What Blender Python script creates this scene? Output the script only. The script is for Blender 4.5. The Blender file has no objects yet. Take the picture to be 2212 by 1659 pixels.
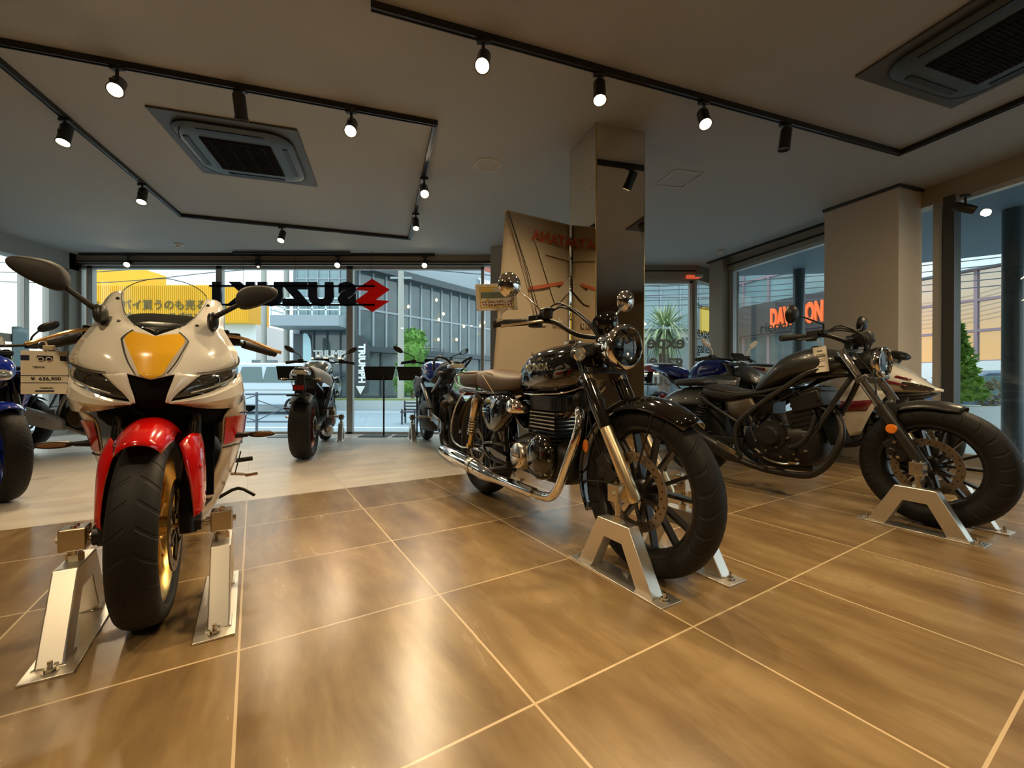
import bpy, math, random
import numpy as np
from math import sin, cos, pi, radians, sqrt, atan2
from mathutils import Vector, Matrix
random.seed(7)
SC = bpy.context.scene
COL = SC.collection
# ---------------------------------------------------------------- camera, world, exposure
F, CH = 905.0, 0.756          # focal length in pixels of the 2212-wide frame, camera height
cam = bpy.data.cameras.new('camera')
cam.sensor_width = 36.0
cam.lens = 36.0 * F / 2212.0
cam.clip_start = 0.02
cam.clip_end = 300
camo = bpy.data.objects.new('camera', cam)
COL.objects.link(camo)
camo.location = (0, 0, CH)
camo.rotation_euler = (radians(90) - 0.0014, 0, 0)
camo.rotation_mode = 'XYZ'
camo.matrix_world = Matrix.Translation((0, 0, CH)) @ Matrix.Rotation(radians(90) - 0.0014, 4, 'X') @ Matrix.Rotation(0.0023, 4, 'Z')
SC.camera = camo
SC.view_settings.view_transform = 'Standard'
SC.view_settings.look = 'None'
SC.view_settings.gamma = 1
SC.view_settings.use_curve_mapping = False
SC.view_settings.exposure = 0.0
SC.cycles.max_bounces = 8
SC.cycles.glossy_bounces = 5
SC.cycles.transparent_max_bounces = 16
SC.cycles.sample_clamp_indirect = 6
SC.cycles.caustics_reflective = False
SC.cycles.caustics_refractive = False
SC.cycles.use_denoising = True
SPOT_W = 68.0                 # watts of one track spot
SKY = 2.9

def build_world():
    w = bpy.data.worlds.new('evening_sky')
    SC.world = w
    w.use_nodes = True
    nt = w.node_tree
    for n in list(nt.nodes):
        nt.nodes.remove(n)
    N, L = nt.nodes.new, nt.links.new
    out = N('ShaderNodeOutputWorld')
    bg = N('ShaderNodeBackground')
    tc = N('ShaderNodeTexCoord')
    sep = N('ShaderNodeSeparateXYZ')
    L(tc.outputs['Generated'], sep.inputs[0])
    up = N('ShaderNodeValToRGB')                       # pale horizon to light blue zenith
    up.color_ramp.elements[0].position = 0.0
    up.color_ramp.elements[0].color = (0.44, 0.49, 0.50, 1)
    up.color_ramp.elements[1].position = 0.7
    up.color_ramp.elements[1].color = (0.84, 0.95, 1.0, 1)
    L(sep.outputs['Z'], up.inputs[0])
    # low sun glow towards the west (-X)
    west = N('ShaderNodeMapRange')
    west.inputs[1].default_value = -0.70
    west.inputs[2].default_value = -0.95
    L(sep.outputs['X'], west.inputs[0])
    low = N('ShaderNodeMapRange')
    low.inputs[1].default_value = 0.22
    low.inputs[2].default_value = 0.06
    L(sep.outputs['Z'], low.inputs[0])
    mul = N('ShaderNodeMath')
    mul.operation = 'MULTIPLY'
    L(west.outputs[0], mul.inputs[0])
    L(low.outputs[0], mul.inputs[1])
    mx = N('ShaderNodeMixRGB')
    mx.inputs['Color2'].default_value = (0.85, 0.50, 0.18, 1)
    L(mul.outputs[0], mx.inputs['Fac'])
    L(up.outputs[0], mx.inputs['Color1'])
    L(mx.outputs[0], bg.inputs['Color'])
    bg.inputs['Strength'].default_value = SKY
    L(bg.outputs[0], out.inputs[0])
build_world()

# ---------------------------------------------------------------- materials
MATS = {}
def mat(name, col=(.5, .5, .5), rough=.5, metal=0., coat=0., spec=.5, emit=None, estr=1., trans=0., var=.0, vscale=8., bump=0., bscale=60., alpha=None):
    if name in MATS:
        return MATS[name]
    m = bpy.data.materials.new(name)
    m.use_nodes = True
    nt = m.node_tree
    b = nt.nodes['Principled BSDF']
    b.inputs['Base Color'].default_value = (*col, 1)
    b.inputs['Roughness'].default_value = rough
    b.inputs['Metallic'].default_value = metal
    b.inputs['Coat Weight'].default_value = coat
    b.inputs['Coat Roughness'].default_value = .03
    b.inputs['Specular IOR Level'].default_value = spec
    b.inputs['Transmission Weight'].default_value = trans
    if emit:
        b.inputs['Emission Color'].default_value = (*emit, 1)
        b.inputs['Emission Strength'].default_value = estr
    if alpha is not None:
        b.inputs['Alpha'].default_value = alpha
    tc = nt.nodes.new('ShaderNodeTexCoord')
    no = nt.nodes.new('ShaderNodeTexNoise')
    no.inputs['Scale'].default_value = vscale
    no.inputs['Detail'].default_value = 5
    nt.links.new(tc.outputs['Object'], no.inputs['Vector'])
    # every surface carries a little unevenness in its gloss
    mr = nt.nodes.new('ShaderNodeMapRange')
    mr.inputs[3].default_value = max(0., rough - .05 * (rough + .1))
    mr.inputs[4].default_value = min(1., rough + .12 * (rough + .1))
    nt.links.new(no.outputs['Fac'], mr.inputs[0])
    nt.links.new(mr.outputs[0], b.inputs['Roughness'])
    if var > 0:
        mx = nt.nodes.new('ShaderNodeMixRGB')
        mx.inputs['Color1'].default_value = (*[max(0, c * (1 - var)) for c in col], 1)
        mx.inputs['Color2'].default_value = (*[min(1, c * (1 + var)) for c in col], 1)
        nt.links.new(no.outputs['Fac'], mx.inputs['Fac'])
        nt.links.new(mx.outputs[0], b.inputs['Base Color'])
    if bump > 0:
        n2 = nt.nodes.new('ShaderNodeTexNoise')
        n2.inputs['Scale'].default_value = bscale
        n2.inputs['Detail'].default_value = 4
        nt.links.new(tc.outputs['Object'], n2.inputs['Vector'])
        bp = nt.nodes.new('ShaderNodeBump')
        bp.inputs['Strength'].default_value = bump
        bp.inputs['Distance'].default_value = .002
        nt.links.new(n2.outputs['Fac'], bp.inputs['Height'])
        nt.links.new(bp.outputs[0], b.inputs['Normal'])
    MATS[name] = m
    return m

def glassmat(name, tint=(1, 1, 1), refl=.06, rough=0.0):
    """thin pane: straight-through transparency plus a mirror coat that grows at grazing angles"""
    if name in MATS:
        return MATS[name]
    m = bpy.data.materials.new(name)
    m.use_nodes = True
    nt = m.node_tree
    for n in list(nt.nodes):
        nt.nodes.remove(n)
    N, L = nt.nodes.new, nt.links.new
    o = N('ShaderNodeOutputMaterial')
    t = N('ShaderNodeBsdfTransparent')
    t.inputs[0].default_value = (*tint, 1)
    g = N('ShaderNodeBsdfGlossy')
    g.inputs['Roughness'].default_value = rough
    lw = N('ShaderNodeLayerWeight')
    lw.inputs['Blend'].default_value = .25
    mr = N('ShaderNodeMapRange')
    mr.inputs[3].default_value = refl * .5
    mr.inputs[4].default_value = min(1, refl * 7)
    L(lw.outputs['Fresnel'], mr.inputs[0])
    mx = N('ShaderNodeMixShader')
    L(mr.outputs[0], mx.inputs[0])
    L(t.outputs[0], mx.inputs[1])
    L(g.outputs[0], mx.inputs[2])
    L(mx.outputs[0], o.inputs[0])
    MATS[name] = m
    return m

def tiremat():
    m = mat('tyre_rubber', (.0085, .0078, .007), .6, spec=.32)
    nt = m.node_tree
    N, L = nt.nodes.new, nt.links.new
    b = nt.nodes['Principled BSDF']
    tc = N('ShaderNodeTexCoord')
    s = N('ShaderNodeSeparateXYZ')
    L(tc.outputs['Object'], s.inputs[0])
    at = N('ShaderNodeMath'); at.operation = 'ARCTAN2'
    L(s.outputs['Z'], at.inputs[0]); L(s.outputs['X'], at.inputs[1])
    ab = N('ShaderNodeMath'); ab.operation = 'ABSOLUTE'
    L(s.outputs['Y'], ab.inputs[0])
    k = N('ShaderNodeMath'); k.operation = 'MULTIPLY_ADD'
    L(at.outputs[0], k.inputs[0]); k.inputs[1].default_value = 26.0
    q = N('ShaderNodeMath'); q.operation = 'MULTIPLY'; q.inputs[1].default_value = 75.0
    L(ab.outputs[0], q.inputs[0]); L(q.outputs[0], k.inputs[2])
    sn = N('ShaderNodeMath'); sn.operation = 'SINE'
    L(k.outputs[0], sn.inputs[0])
    gt = N('ShaderNodeMapRange'); gt.inputs[1].default_value = .80; gt.inputs[2].default_value = .93
    L(sn.outputs[0], gt.inputs[0])
    # grooves only on the tread band, 12 mm and more off the centre line
    ln = N('ShaderNodeVectorMath'); ln.operation = 'LENGTH'
    cx = N('ShaderNodeCombineXYZ')
    L(s.outputs['X'], cx.inputs[0]); L(s.outputs['Z'], cx.inputs[2])
    L(cx.outputs[0], ln.inputs[0])
    tr = N('ShaderNodeMath'); tr.operation = 'GREATER_THAN'; tr.inputs[1].default_value = .255
    L(ln.outputs['Value'], tr.inputs[0])
    cc = N('ShaderNodeMath'); cc.operation = 'GREATER_THAN'; cc.inputs[1].default_value = .010
    L(ab.outputs[0], cc.inputs[0])
    m1 = N('ShaderNodeMath'); m1.operation = 'MULTIPLY'
    m2 = N('ShaderNodeMath'); m2.operation = 'MULTIPLY'
    L(gt.outputs[0], m1.inputs[0]); L(tr.outputs[0], m1.inputs[1])
    L(m1.outputs[0], m2.inputs[0]); L(cc.outputs[0], m2.inputs[1])
    iv = N('ShaderNodeMath'); iv.operation = 'SUBTRACT'; iv.inputs[0].default_value = 1
    L(m2.outputs[0], iv.inputs[1])
    bp = N('ShaderNodeBump'); bp.inputs['Strength'].default_value = 1.0; bp.inputs['Distance'].default_value = .003
    L(iv.outputs[0], bp.inputs['Height']); L(bp.outputs[0], b.inputs['Normal'])
    return m

def tilemat(name, cols, rough, ang, ox, oy, grout, tile=.6, stretch=(1.2, 5.0), gw=.0036, bumpy=.15):
    m = bpy.data.materials.new(name)
    m.use_nodes = True
    nt = m.node_tree
    N, L = nt.nodes.new, nt.links.new
    b = nt.nodes['Principled BSDF']
    tc = N('ShaderNodeTexCoord')
    mp = N('ShaderNodeMapping')
    mp.vector_type = 'TEXTURE'
    mp.inputs['Location'].default_value = (ox, oy, 0)
    mp.inputs['Rotation'].default_value = (0, 0, ang)
    L(tc.outputs['Object'], mp.inputs[0])
    br = N('ShaderNodeTexBrick')
    br.offset = 0
    br.squash = 1
    br.inputs['Scale'].default_value = 1
    br.inputs['Brick Width'].default_value = tile
    br.inputs['Row Height'].default_value = tile
    br.inputs['Mortar Size'].default_value = gw
    br.inputs['Mortar Smooth'].default_value = .2
    br.inputs['Bias'].default_value = 0
    br.inputs['Color1'].default_value = (0, 0, 0, 1)
    br.inputs['Color2'].default_value = (1, 1, 1, 1)
    L(mp.outputs[0], br.inputs['Vector'])
    # per-tile offset of the streak pattern
    ad = N('ShaderNodeVectorMath'); ad.operation = 'MULTIPLY_ADD'
    L(br.outputs['Color'], ad.inputs[0]); ad.inputs[1].default_value = (7, 3, 0)
    L(mp.outputs[0], ad.inputs[2])
    sc = N('ShaderNodeVectorMath'); sc.operation = 'MULTIPLY'
    sc.inputs[1].default_value = (stretch[1], stretch[0], 1)
    L(ad.outputs[0], sc.inputs[0])
    n1 = N('ShaderNodeTexNoise'); n1.inputs['Scale'].default_value = 1.3; n1.inputs['Detail'].default_value = 8; n1.inputs['Roughness'].default_value = .62
    n1.inputs['Distortion'].default_value = .35
    L(sc.outputs[0], n1.inputs['Vector'])
    n2 = N('ShaderNodeTexNoise'); n2.inputs['Scale'].default_value = 2.2; n2.inputs['Detail'].default_value = 4
    L(ad.outputs[0], n2.inputs['Vector'])
    mx0 = N('ShaderNodeMixRGB'); mx0.inputs['Fac'].default_value = .35
    L(n1.outputs['Fac'], mx0.inputs['Color1']); L(n2.outputs['Fac'], mx0.inputs['Color2'])
    rp = N('ShaderNodeValToRGB')
    e = rp.color_ramp.elements
    e[0].position = .35; e[0].color = (*cols[0], 1)
    e[1].position = .66; e[1].color = (*cols[2], 1)
    k = e.new(.5); k.color = (*cols[1], 1)
    L(mx0.outputs[0], rp.inputs[0])
    mx = N('ShaderNodeMixRGB'); mx.inputs['Color2'].default_value = (*grout, 1)
    L(br.outputs['Fac'], mx.inputs['Fac']); L(rp.outputs[0], mx.inputs['Color1'])
    L(mx.outputs[0], b.inputs['Base Color'])
    mr = N('ShaderNodeMapRange'); mr.inputs[3].default_value = rough - .04; mr.inputs[4].default_value = rough + .08
    L(n1.outputs['Fac'], mr.inputs[0]); L(mr.outputs[0], b.inputs['Roughness'])
    n3 = N('ShaderNodeTexNoise'); n3.inputs['Scale'].default_value = 30; n3.inputs['Detail'].default_value = 4
    L(tc.outputs['Object'], n3.inputs['Vector'])
    sb = N('ShaderNodeMath'); sb.operation = 'MULTIPLY_ADD'; sb.inputs[1].default_value = -1.5
    L(br.outputs['Fac'], sb.inputs[0]); L(n3.outputs['Fac'], sb.inputs[2])
    bp = N('ShaderNodeBump'); bp.inputs['Strength'].default_value = bumpy; bp.inputs['Distance'].default_value = .002
    L(sb.outputs[0], bp.inputs['Height']); L(bp.outputs[0], b.inputs['Normal'])
    return m

BLK = mat('black_plastic', (.012, .011, .010), .38, spec=.38)
MBLK = mat('matt_black', (.020, .018, .016), .6, spec=.35, bump=.15, bscale=300)
GBLK = mat('gloss_black_paint', (.006, .005, .004), .06, coat=1)
ENG = mat('black_engine_case', (.016, .014, .012), .42, metal=.1, spec=.35)
VOID = mat('dark_inner_with_shade', (.006, .006, .006), .9, spec=.1)  # near-black inner parts, with the shade of their recesses put into the colour
CHR = mat('chrome', (.88, .84, .78), .05, metal=1)
ALU = mat('brushed_aluminium', (.86, .82, .74), .36, metal=1)
ALU2 = mat('cast_aluminium', (.45, .44, .42), .32, metal=1)
STL = mat('plated_steel', (.62, .56, .46), .22, metal=1)
GOLD = mat('gold_wheel_paint', (.78, .52, .16), .28, metal=1)
WHT = mat('white_fairing_paint', (.80, .76, .68), .13, coat=1)
RED = mat('red_fairing_paint', (.62, .004, .004), .16, coat=1)
YEL = mat('yellow_fairing_paint', (.88, .46, .02), .2, coat=.8)
BLUE = mat('blue_tank_paint', (.004, .02, .30), .12, coat=1)
LBLUE = mat('light_blue_decal', (.25, .52, .70), .3)
SILV = mat('silver_paint', (.42, .44, .46), .25, metal=.6, coat=.5)
MGRY = mat('matt_grey_paint', (.19, .20, .19), .38, metal=.35)
LEA = mat('brown_seat_leather', (.12, .052, .024), .42, bump=.35, bscale=420, var=.15)
GLEA = mat('grey_brown_seat_side', (.105, .075, .055), .55, bump=.3, bscale=420)
BLEA = mat('black_seat_vinyl', (.028, .026, .025), .45, bump=.3, bscale=420)
STI = mat('cream_piping', (.55, .42, .28), .6)
ORG = mat('orange_reflector', (.85, .22, .02), .2, coat=.6)
TAILR = mat('red_tail_lens', (.35, .01, .01), .12, coat=1)
LENS = mat('clear_lamp_lens', (.55, .55, .50), .08, metal=.55, coat=1)
DLENS = mat('smoked_lamp_lens', (.035, .03, .022), .05, coat=1)
BRZ = mat('bronze_engine_cover', (.22, .14, .07), .3, metal=1)
TYRE = tiremat()
SCRN = glassmat('clear_windscreen', (.93, .96, .95), .10)
PANE = glassmat('shop_window_glass', (.93, .97, .97), .045)
PAPER = mat('white_card', (.80, .74, .60), .6)
INK = mat('black_ink', (.012, .012, .012), .5)
NAVY = mat('navy_print', (.012, .012, .05), .5)

# ---------------------------------------------------------------- mesh helpers
def V3(a):
    return np.array(a, float)
def unit(a):
    a = V3(a)
    return a / (np.linalg.norm(a) + 1e-12)
def frame(d):
    d = unit(d)
    a = np.array([0, 0, 1.]) if abs(d[2]) < .9 else np.array([1., 0, 0])
    u = unit(np.cross(a, d))
    return u, np.cross(d, u)
def cr(pts, k=6, closed=False):
    """Catmull-Rom through the points"""
    P = [V3(p) for p in pts]
    n = len(P)
    if n < 3:
        return [P[0] + (P[-1] - P[0]) * t / k for t in range(k + 1)]
    out = []
    rng = range(n if closed else n - 1)
    for i in rng:
        p1, p2 = P[i], P[(i + 1) % n]
        p0 = P[(i - 1) % n] if closed or i > 0 else 2 * p1 - p2
        p3 = P[(i + 2) % n] if closed or i + 2 < n else 2 * p2 - p1
        for j in range(k):
            t = j / k
            out.append(.5 * (2 * p1 + (p2 - p0) * t + (2 * p0 - 5 * p1 + 4 * p2 - p3) * t * t + (3 * p1 - p0 - 3 * p2 + p3) * t ** 3))
    if not closed:
        out.append(P[-1])
    return out

class G:
    def __init__(s):
        s.v, s.f, s.mi, s.m = [], [], [], 0
    def add(s, vs, fs):
        o = len(s.v)
        s.v += [tuple(map(float, p)) for p in vs]
        s.f += [tuple(i + o for i in f) for f in fs]
        s.mi += [s.m] * len(fs)
        return s
    def box(s, c, d, ax=None, taper=1.):
        """centre, full size, optional 3 axes; taper scales the top"""
        X, Y, Z = (V3((1, 0, 0)), V3((0, 1, 0)), V3((0, 0, 1))) if ax is None else [unit(a) for a in ax]
        c = V3(c)
        vs = []
        for z in (-.5, .5):
            k = taper if z > 0 else 1
            for x, y in ((-.5, -.5), (.5, -.5), (.5, .5), (-.5, .5)):
                vs.append(c + X * x * d[0] * k + Y * y * d[1] * k + Z * z * d[2])
        return s.add(vs, [(3, 2, 1, 0), (4, 5, 6, 7), (0, 1, 5, 4), (1, 2, 6, 5), (2, 3, 7, 6), (3, 0, 4, 7)])
    def bar(s, p0, p1, w, h, up=(0, 0, 1), w1=None, h1=None):
        p0, p1 = V3(p0), V3(p1)
        d = unit(p1 - p0)
        u = unit(np.cross(up, d))
        q = np.cross(d, u)
        w1 = w if w1 is None else w1
        h1 = h if h1 is None else h1
        vs = []
        for p, a, b in ((p0, w, h), (p1, w1, h1)):
            for x, y in ((-.5, -.5), (.5, -.5), (.5, .5), (-.5, .5)):
                vs.append(p + u * x * a + q * y * b)
        return s.add(vs, [(3, 2, 1, 0), (4, 5, 6, 7), (0, 1, 5, 4), (1, 2, 6, 5), (2, 3, 7, 6), (3, 0, 4, 7)])
    def loft(s, rings, caps=True, closed=False):
        n = len(rings[0])
        vs = [p for r in rings for p in r]
        fs = []
        R = len(rings)
        for i in range(R if closed else R - 1):
            j = (i + 1) % R
            for k in range(n):
                l = (k + 1) % n
                fs.append((i * n + k, i * n + l, j * n + l, j * n + k))
        if caps and not closed:
            fs.append(tuple(range(n))[::-1])
            fs.append(tuple((R - 1) * n + k for k in range(n)))
        return s.add(vs, fs)
    def tube(s, pts, r, n=10, k=0, closed=False, caps=True):
        if k:
            rr = r if not hasattr(r, '__len__') else [float(x) for x in np.interp(np.linspace(0, 1, (len(pts) - 1) * k + 1), np.linspace(0, 1, len(pts)), r)]
            pts = cr(pts, k, closed)
            r = rr
        P = [V3(p) for p in pts]
        m = len(P)
        if not hasattr(r, '__len__'):
            r = [r] * m
        T = [unit(P[(i + 1) % m] - P[i - 1]) if (closed or 0 < i < m - 1) else unit(P[min(i + 1, m - 1)] - P[max(i - 1, 0)]) for i in range(m)]
        u, _ = frame(T[0])
        rings = []
        for i in range(m):
            u = unit(u - T[i] * (u @ T[i]))
            w = np.cross(T[i], u)
            rings.append([P[i] + (u * cos(2 * pi * j / n) + w * sin(2 * pi * j / n)) * r[i] for j in range(n)])
        return s.loft(rings, caps, closed)
    def cyl(s, p0, p1, r, r1=None, n=16, caps=True):
        return s.tube([p0, p1], [r, r if r1 is None else r1], n, caps=caps)
    def lathe(s, prof, o, ax, n=24, closed=False, ref=None):
        """prof: list of (radius, offset along axis)"""
        o, d = V3(o), unit(ax)
        u, w = frame(d)
        rings = []
        for r, t in prof:
            rings.append([o + d * t + (u * cos(2 * pi * j / n) + w * sin(2 * pi * j / n)) * max(r, 1e-5) for j in range(n)])
        return s.loft(rings, False, closed)
    def ell(s, c, r, n=16, m=10, ax=None):
        X, Y, Z = (V3((1, 0, 0)), V3((0, 1, 0)), V3((0, 0, 1))) if ax is None else [unit(a) for a in ax]
        c = V3(c)
        rings = []
        for i in range(m + 1):
            a = -pi / 2 + pi * i / m
            q = max(cos(a), 1e-4)
            rings.append([c + X * r[0] * q * cos(2 * pi * j / n) + Y * r[1] * q * sin(2 * pi * j / n) + Z * r[2] * sin(a) for j in range(n)])
        return s.loft(rings, True)
    def grid(s, rows):
        n = len(rows[0])
        vs = [p for r in rows for p in r]
        fs = [(i * n + k, i * n + k + 1, (i + 1) * n + k + 1, (i + 1) * n + k) for i in range(len(rows) - 1) for k in range(n - 1)]
        return s.add(vs, fs)
    def patch(s, rows, ku=5, kv=5, fn=None):
        """smooth surface through rows of control points"""
        R = [cr(r, ku) for r in rows]
        C = [cr([R[i][j] for i in range(len(R))], kv) for j in range(len(R[0]))]
        rows2 = [[C[j][i] for j in range(len(C))] for i in range(len(C[0]))]
        if fn:
            rows2 = [[fn(p) for p in r] for r in rows2]
        return s.grid(rows2)
    def body(s, secs, n=20, e=2.4, k=3, axis=0):
        """superellipse loft along x; secs: (x, zc, halfwidth, halfheight[, exponent[, yc]])"""
        S = [tuple(q) + ((e,) if len(q) < 5 else ()) for q in secs]
        S = [q + ((0.,) if len(q) < 6 else ()) for q in S]
        if k > 1:
            S = cr(S, k)
        rings = []
        for x, zc, hw, hh, ee, yc in S:
            hw, hh = max(hw, .001), max(hh, .001)
            ring = []
            for j in range(n):
                a = 2 * pi * j / n
                ca, sa = cos(a), sin(a)
                py = hw * math.copysign(abs(ca) ** (2 / ee), ca)
                pz = hh * math.copysign(abs(sa) ** (2 / ee), sa)
                ring.append((x, yc + py, zc + pz))
            rings.append(ring)
        return s.loft(rings, True)
    def prism(s, poly, o, U, W, t):
        """polygon in the (U,W) plane at o, thickness t along U x W, centred"""
        o, U, W = V3(o), V3(U), V3(W)
        n = unit(np.cross(U, W))
        m = len(poly)
        a = [o + U * p[0] + W * p[1] - n * t / 2 for p in poly]
        b = [o + U * p[0] + W * p[1] + n * t / 2 for p in poly]
        return s.add(a + b, [tuple(range(m))[::-1], tuple(range(m, 2 * m))] + [(i, (i + 1) % m, m + (i + 1) % m, m + i) for i in range(m)])
    def mir(s):
        """add the y-mirrored copy of everything so far"""
        o = len(s.v)
        s.v += [(x, -y, z) for x, y, z in s.v]
        s.f += [tuple(i + o for i in f[::-1]) for f in list(s.f)]
        s.mi += list(s.mi)
        return s
    def fn(s, f):
        s.v = [tuple(f(p)) for p in s.v]
        return s

def obj(name, g, m, parent=None, smooth=32, bevel=0, sub=0, solid=0, loc=(0, 0, 0), rz=0, label=None, cat=None, group=None, kind=None, bseg=2, fix=True):
    me = bpy.data.meshes.new(name)
    me.from_pydata(g.v, [], g.f)
    ms = m if isinstance(m, (list, tuple)) else [m]
    for x in ms:
        me.materials.append(x)
    if len(ms) > 1:
        me.polygons.foreach_set('material_index', g.mi)
    if fix:
        import bmesh
        bm = bmesh.new()
        bm.from_mesh(me)
        bmesh.ops.remove_doubles(bm, verts=bm.verts, dist=1e-5)
        bmesh.ops.recalc_face_normals(bm, faces=bm.faces)
        bm.to_mesh(me)
        bm.free()
    if smooth:
        me.polygons.foreach_set('use_smooth', [True] * len(me.polygons))
        if not sub:
            me.set_sharp_from_angle(angle=radians(smooth))
    o = bpy.data.objects.new(name, me)
    COL.objects.link(o)
    o.location = loc
    o.rotation_euler = (0, 0, rz)
    if parent:
        o.parent = parent
    if solid:
        md = o.modifiers.new('solid', 'SOLIDIFY')
        md.thickness = abs(solid)
        md.offset = -1 if solid > 0 else 1
    if bevel:
        md = o.modifiers.new('bevel', 'BEVEL')
        md.width = bevel
        md.segments = bseg
        md.limit_method = 'ANGLE'
        md.angle_limit = radians(35)
        md.harden_normals = False
    if sub:
        md = o.modifiers.new('sub', 'SUBSURF')
        md.levels = sub
        md.render_levels = sub
    tag(o, label, cat, group, kind)
    return o
def tag(o, label=None, cat=None, group=None, kind=None):
    if label: o['label'] = label
    if cat: o['category'] = cat
    if group: o['group'] = group
    if kind: o['kind'] = kind
    return o
def empty(name, loc, rz, label, cat, group=None):
    o = bpy.data.objects.new(name, None)
    COL.objects.link(o)
    o.empty_display_size = .1
    o.location = loc
    o.rotation_euler = (0, 0, rz)
    return tag(o, label, cat, group)
def text(name, s, size, m, loc, R, parent=None, ext=.001, bold=0., sx=1., align='CENTER', **k):
    """lettering; R = (right, up) directions of the writing"""
    c = bpy.data.curves.new(name, 'FONT')
    c.body = s
    c.size = size
    c.extrude = ext
    c.offset = bold
    c.align_x = align
    c.align_y = 'CENTER'
    c.resolution_u = 3
    c.materials.append(m)
    oc = bpy.data.objects.new(name, c)
    COL.objects.link(oc)
    me = bpy.data.meshes.new_from_object(oc)
    bpy.data.objects.remove(oc)
    o = bpy.data.objects.new(name, me)
    COL.objects.link(o)
    r, u = Vector(R[0]).normalized(), Vector(R[1]).normalized()
    n = r.cross(u).normalized()
    u = n.cross(r) if not k.pop('mirror', False) else u
    M = Matrix((( r.x * sx, u.x, n.x, loc[0]), (r.y * sx, u.y, n.y, loc[1]), (r.z * sx, u.z, n.z, loc[2]), (0, 0, 0, 1)))
    if parent:
        o.parent = parent
    o.matrix_local = M
    tag(o, **k)
    return o
def copy_tree(o, parent=None):
    c = o.copy()
    COL.objects.link(c)
    if parent:
        c.parent = parent
        c.matrix_parent_inverse = o.matrix_parent_inverse.copy()
    for ch in [x for x in bpy.data.objects if x.parent == o]:
        copy_tree(ch, c)
    return c
# ================================================================ the room
CZ = 2.65
ROOM = radians(17.7)                       # ceiling layout is turned this much from the view axis
WALL = mat('painted_wall', (.64, .57, .47), .75, bump=.1, bscale=200)
COLM = mat('grey_column_paint', (.38, .37, .33), .7, bump=.08, bscale=160)
FRM = mat('anodised_window_frame', (.50, .50, .47), .38, metal=.35)
FRD = mat('dark_window_frame', (.07, .07, .065), .4, metal=.3)
CEIL = mat('ceiling_board', (.41, .405, .385), .82, bump=.08, bscale=90)
BEIGE = mat('beige_header', (.36, .31, .24), .6)
TRIMB = mat('black_trim', (.02, .018, .016), .5)
BA = .5539
TB = tilemat('brown_stone_tile', ((.150, .090, .038), (.240, .155, .068), (.35, .245, .120)), .24, BA, .056, .9877, (.62, .47, .28))
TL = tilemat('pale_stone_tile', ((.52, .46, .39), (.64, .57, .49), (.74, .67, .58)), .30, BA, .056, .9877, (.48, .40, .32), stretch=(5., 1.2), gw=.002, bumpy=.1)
e_r = (.309, -.951)                        # right wall runs this way
n_r = (.951, .309)
def rw(t, d=0., z=0.):                     # point on the right wall line, d outward
    return (3.27 + e_r[0] * t + n_r[0] * d, 6.3 + e_r[1] * t + n_r[1] * d, z)
BX = (-6.6, 2.692 - (6.6 - 1.703) * .6186)
BR = (3.36, 2.692 + (3.36 + 1.703) * .6186)
RB = rw(11)
g = G()
g.add([(-6.6, -4.2, 0), (RB[0], -4.2, 0), (BR[0], BR[1], 0), (BX[0], BX[1], 0)], [(0, 1, 2, 3)])
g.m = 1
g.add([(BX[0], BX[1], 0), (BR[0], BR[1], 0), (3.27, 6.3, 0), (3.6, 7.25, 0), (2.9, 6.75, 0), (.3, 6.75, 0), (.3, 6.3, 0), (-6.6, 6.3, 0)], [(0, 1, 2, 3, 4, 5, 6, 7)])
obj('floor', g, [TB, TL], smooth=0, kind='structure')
g = G()
pc = [(-6.6, -4.2), (RB[0], -4.2), (3.6, 6.3), (3.75, 7.4), (2.8, 6.95), (.3, 6.95), (.3, 6.5), (-6.6, 6.5)]
g.prism(pc, (0, 0, CZ + .1), (1, 0, 0), (0, 1, 0), .2)
obj('ceiling', g, CEIL, smooth=0, kind='structure')
g = G().box((.2, -4.25, CZ / 2), (14.5, .1, CZ))
obj('wall_back', g, mat('dark_back_wall', (.16, .13, .10), .7), smooth=0, kind='structure')
g = G().box((-6.62, .5, CZ / 2), (.12, 9.4, CZ)).box((-6.56, 5.75, 2.53), (.22, 1.1, .24)).box((-6.56, 5.75, .05), (.2, 1.1, .1))
obj('wall_left', g, COLM, smooth=0, kind='structure')

def bx2(g, x0, x1, y0, y1, z0, z1):
    return g.box(((x0 + x1) / 2, (y0 + y1) / 2, (z0 + z1) / 2), (x1 - x0, y1 - y0, z1 - z0))
# front wall header and frames
g = G()
bx2(g, -6.6, -.3, 6.2, 6.42, 2.53, CZ)
obj('wall_front', g, BEIGE, smooth=0, bevel=.004, kind='structure')
g = G()
bx2(g, -6.5, -.3, 6.185, 6.20, 2.545, 2.56)
bx2(g, -6.5, -.3, 6.19, 6.215, 2.50, 2.515)
obj('trim_1', g, TRIMB, smooth=0, kind='structure')
def window(n, x0, x1, y, z1=2.50, zb=.03):
    w = obj('window_%d' % n, bx2(bx2(bx2(bx2(G(), x0, x1, y, y + .07, z1 - .05, z1), x0, x1, y, y + .07, 0, zb), x0, x0 + .045, y, y + .07, 0, z1), x1 - .045, x1, y, y + .07, 0, z1), FRM, smooth=0, bevel=.003, kind='structure')
    p = bx2(G(), x0 + .045, x1 - .045, y + .03, y + .036, zb, z1 - .05)
    obj('window_pane', p, PANE, w, smooth=0)
    return w
window(1, -6.46, -6.30, 6.24)
window(2, -6.30, -4.37, 6.24)
window(3, -4.37, -2.42, 6.24)
window(4, -2.42, -.42, 6.24)
g = G()
bx2(g, -6.6, -6.45, 6.1, 6.34, 0, CZ)
bx2(g, -.30, .32, 5.78, 6.2, 0, CZ)
bx2(g, .28, .34, 6.2, 6.9, 0, CZ)
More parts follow.
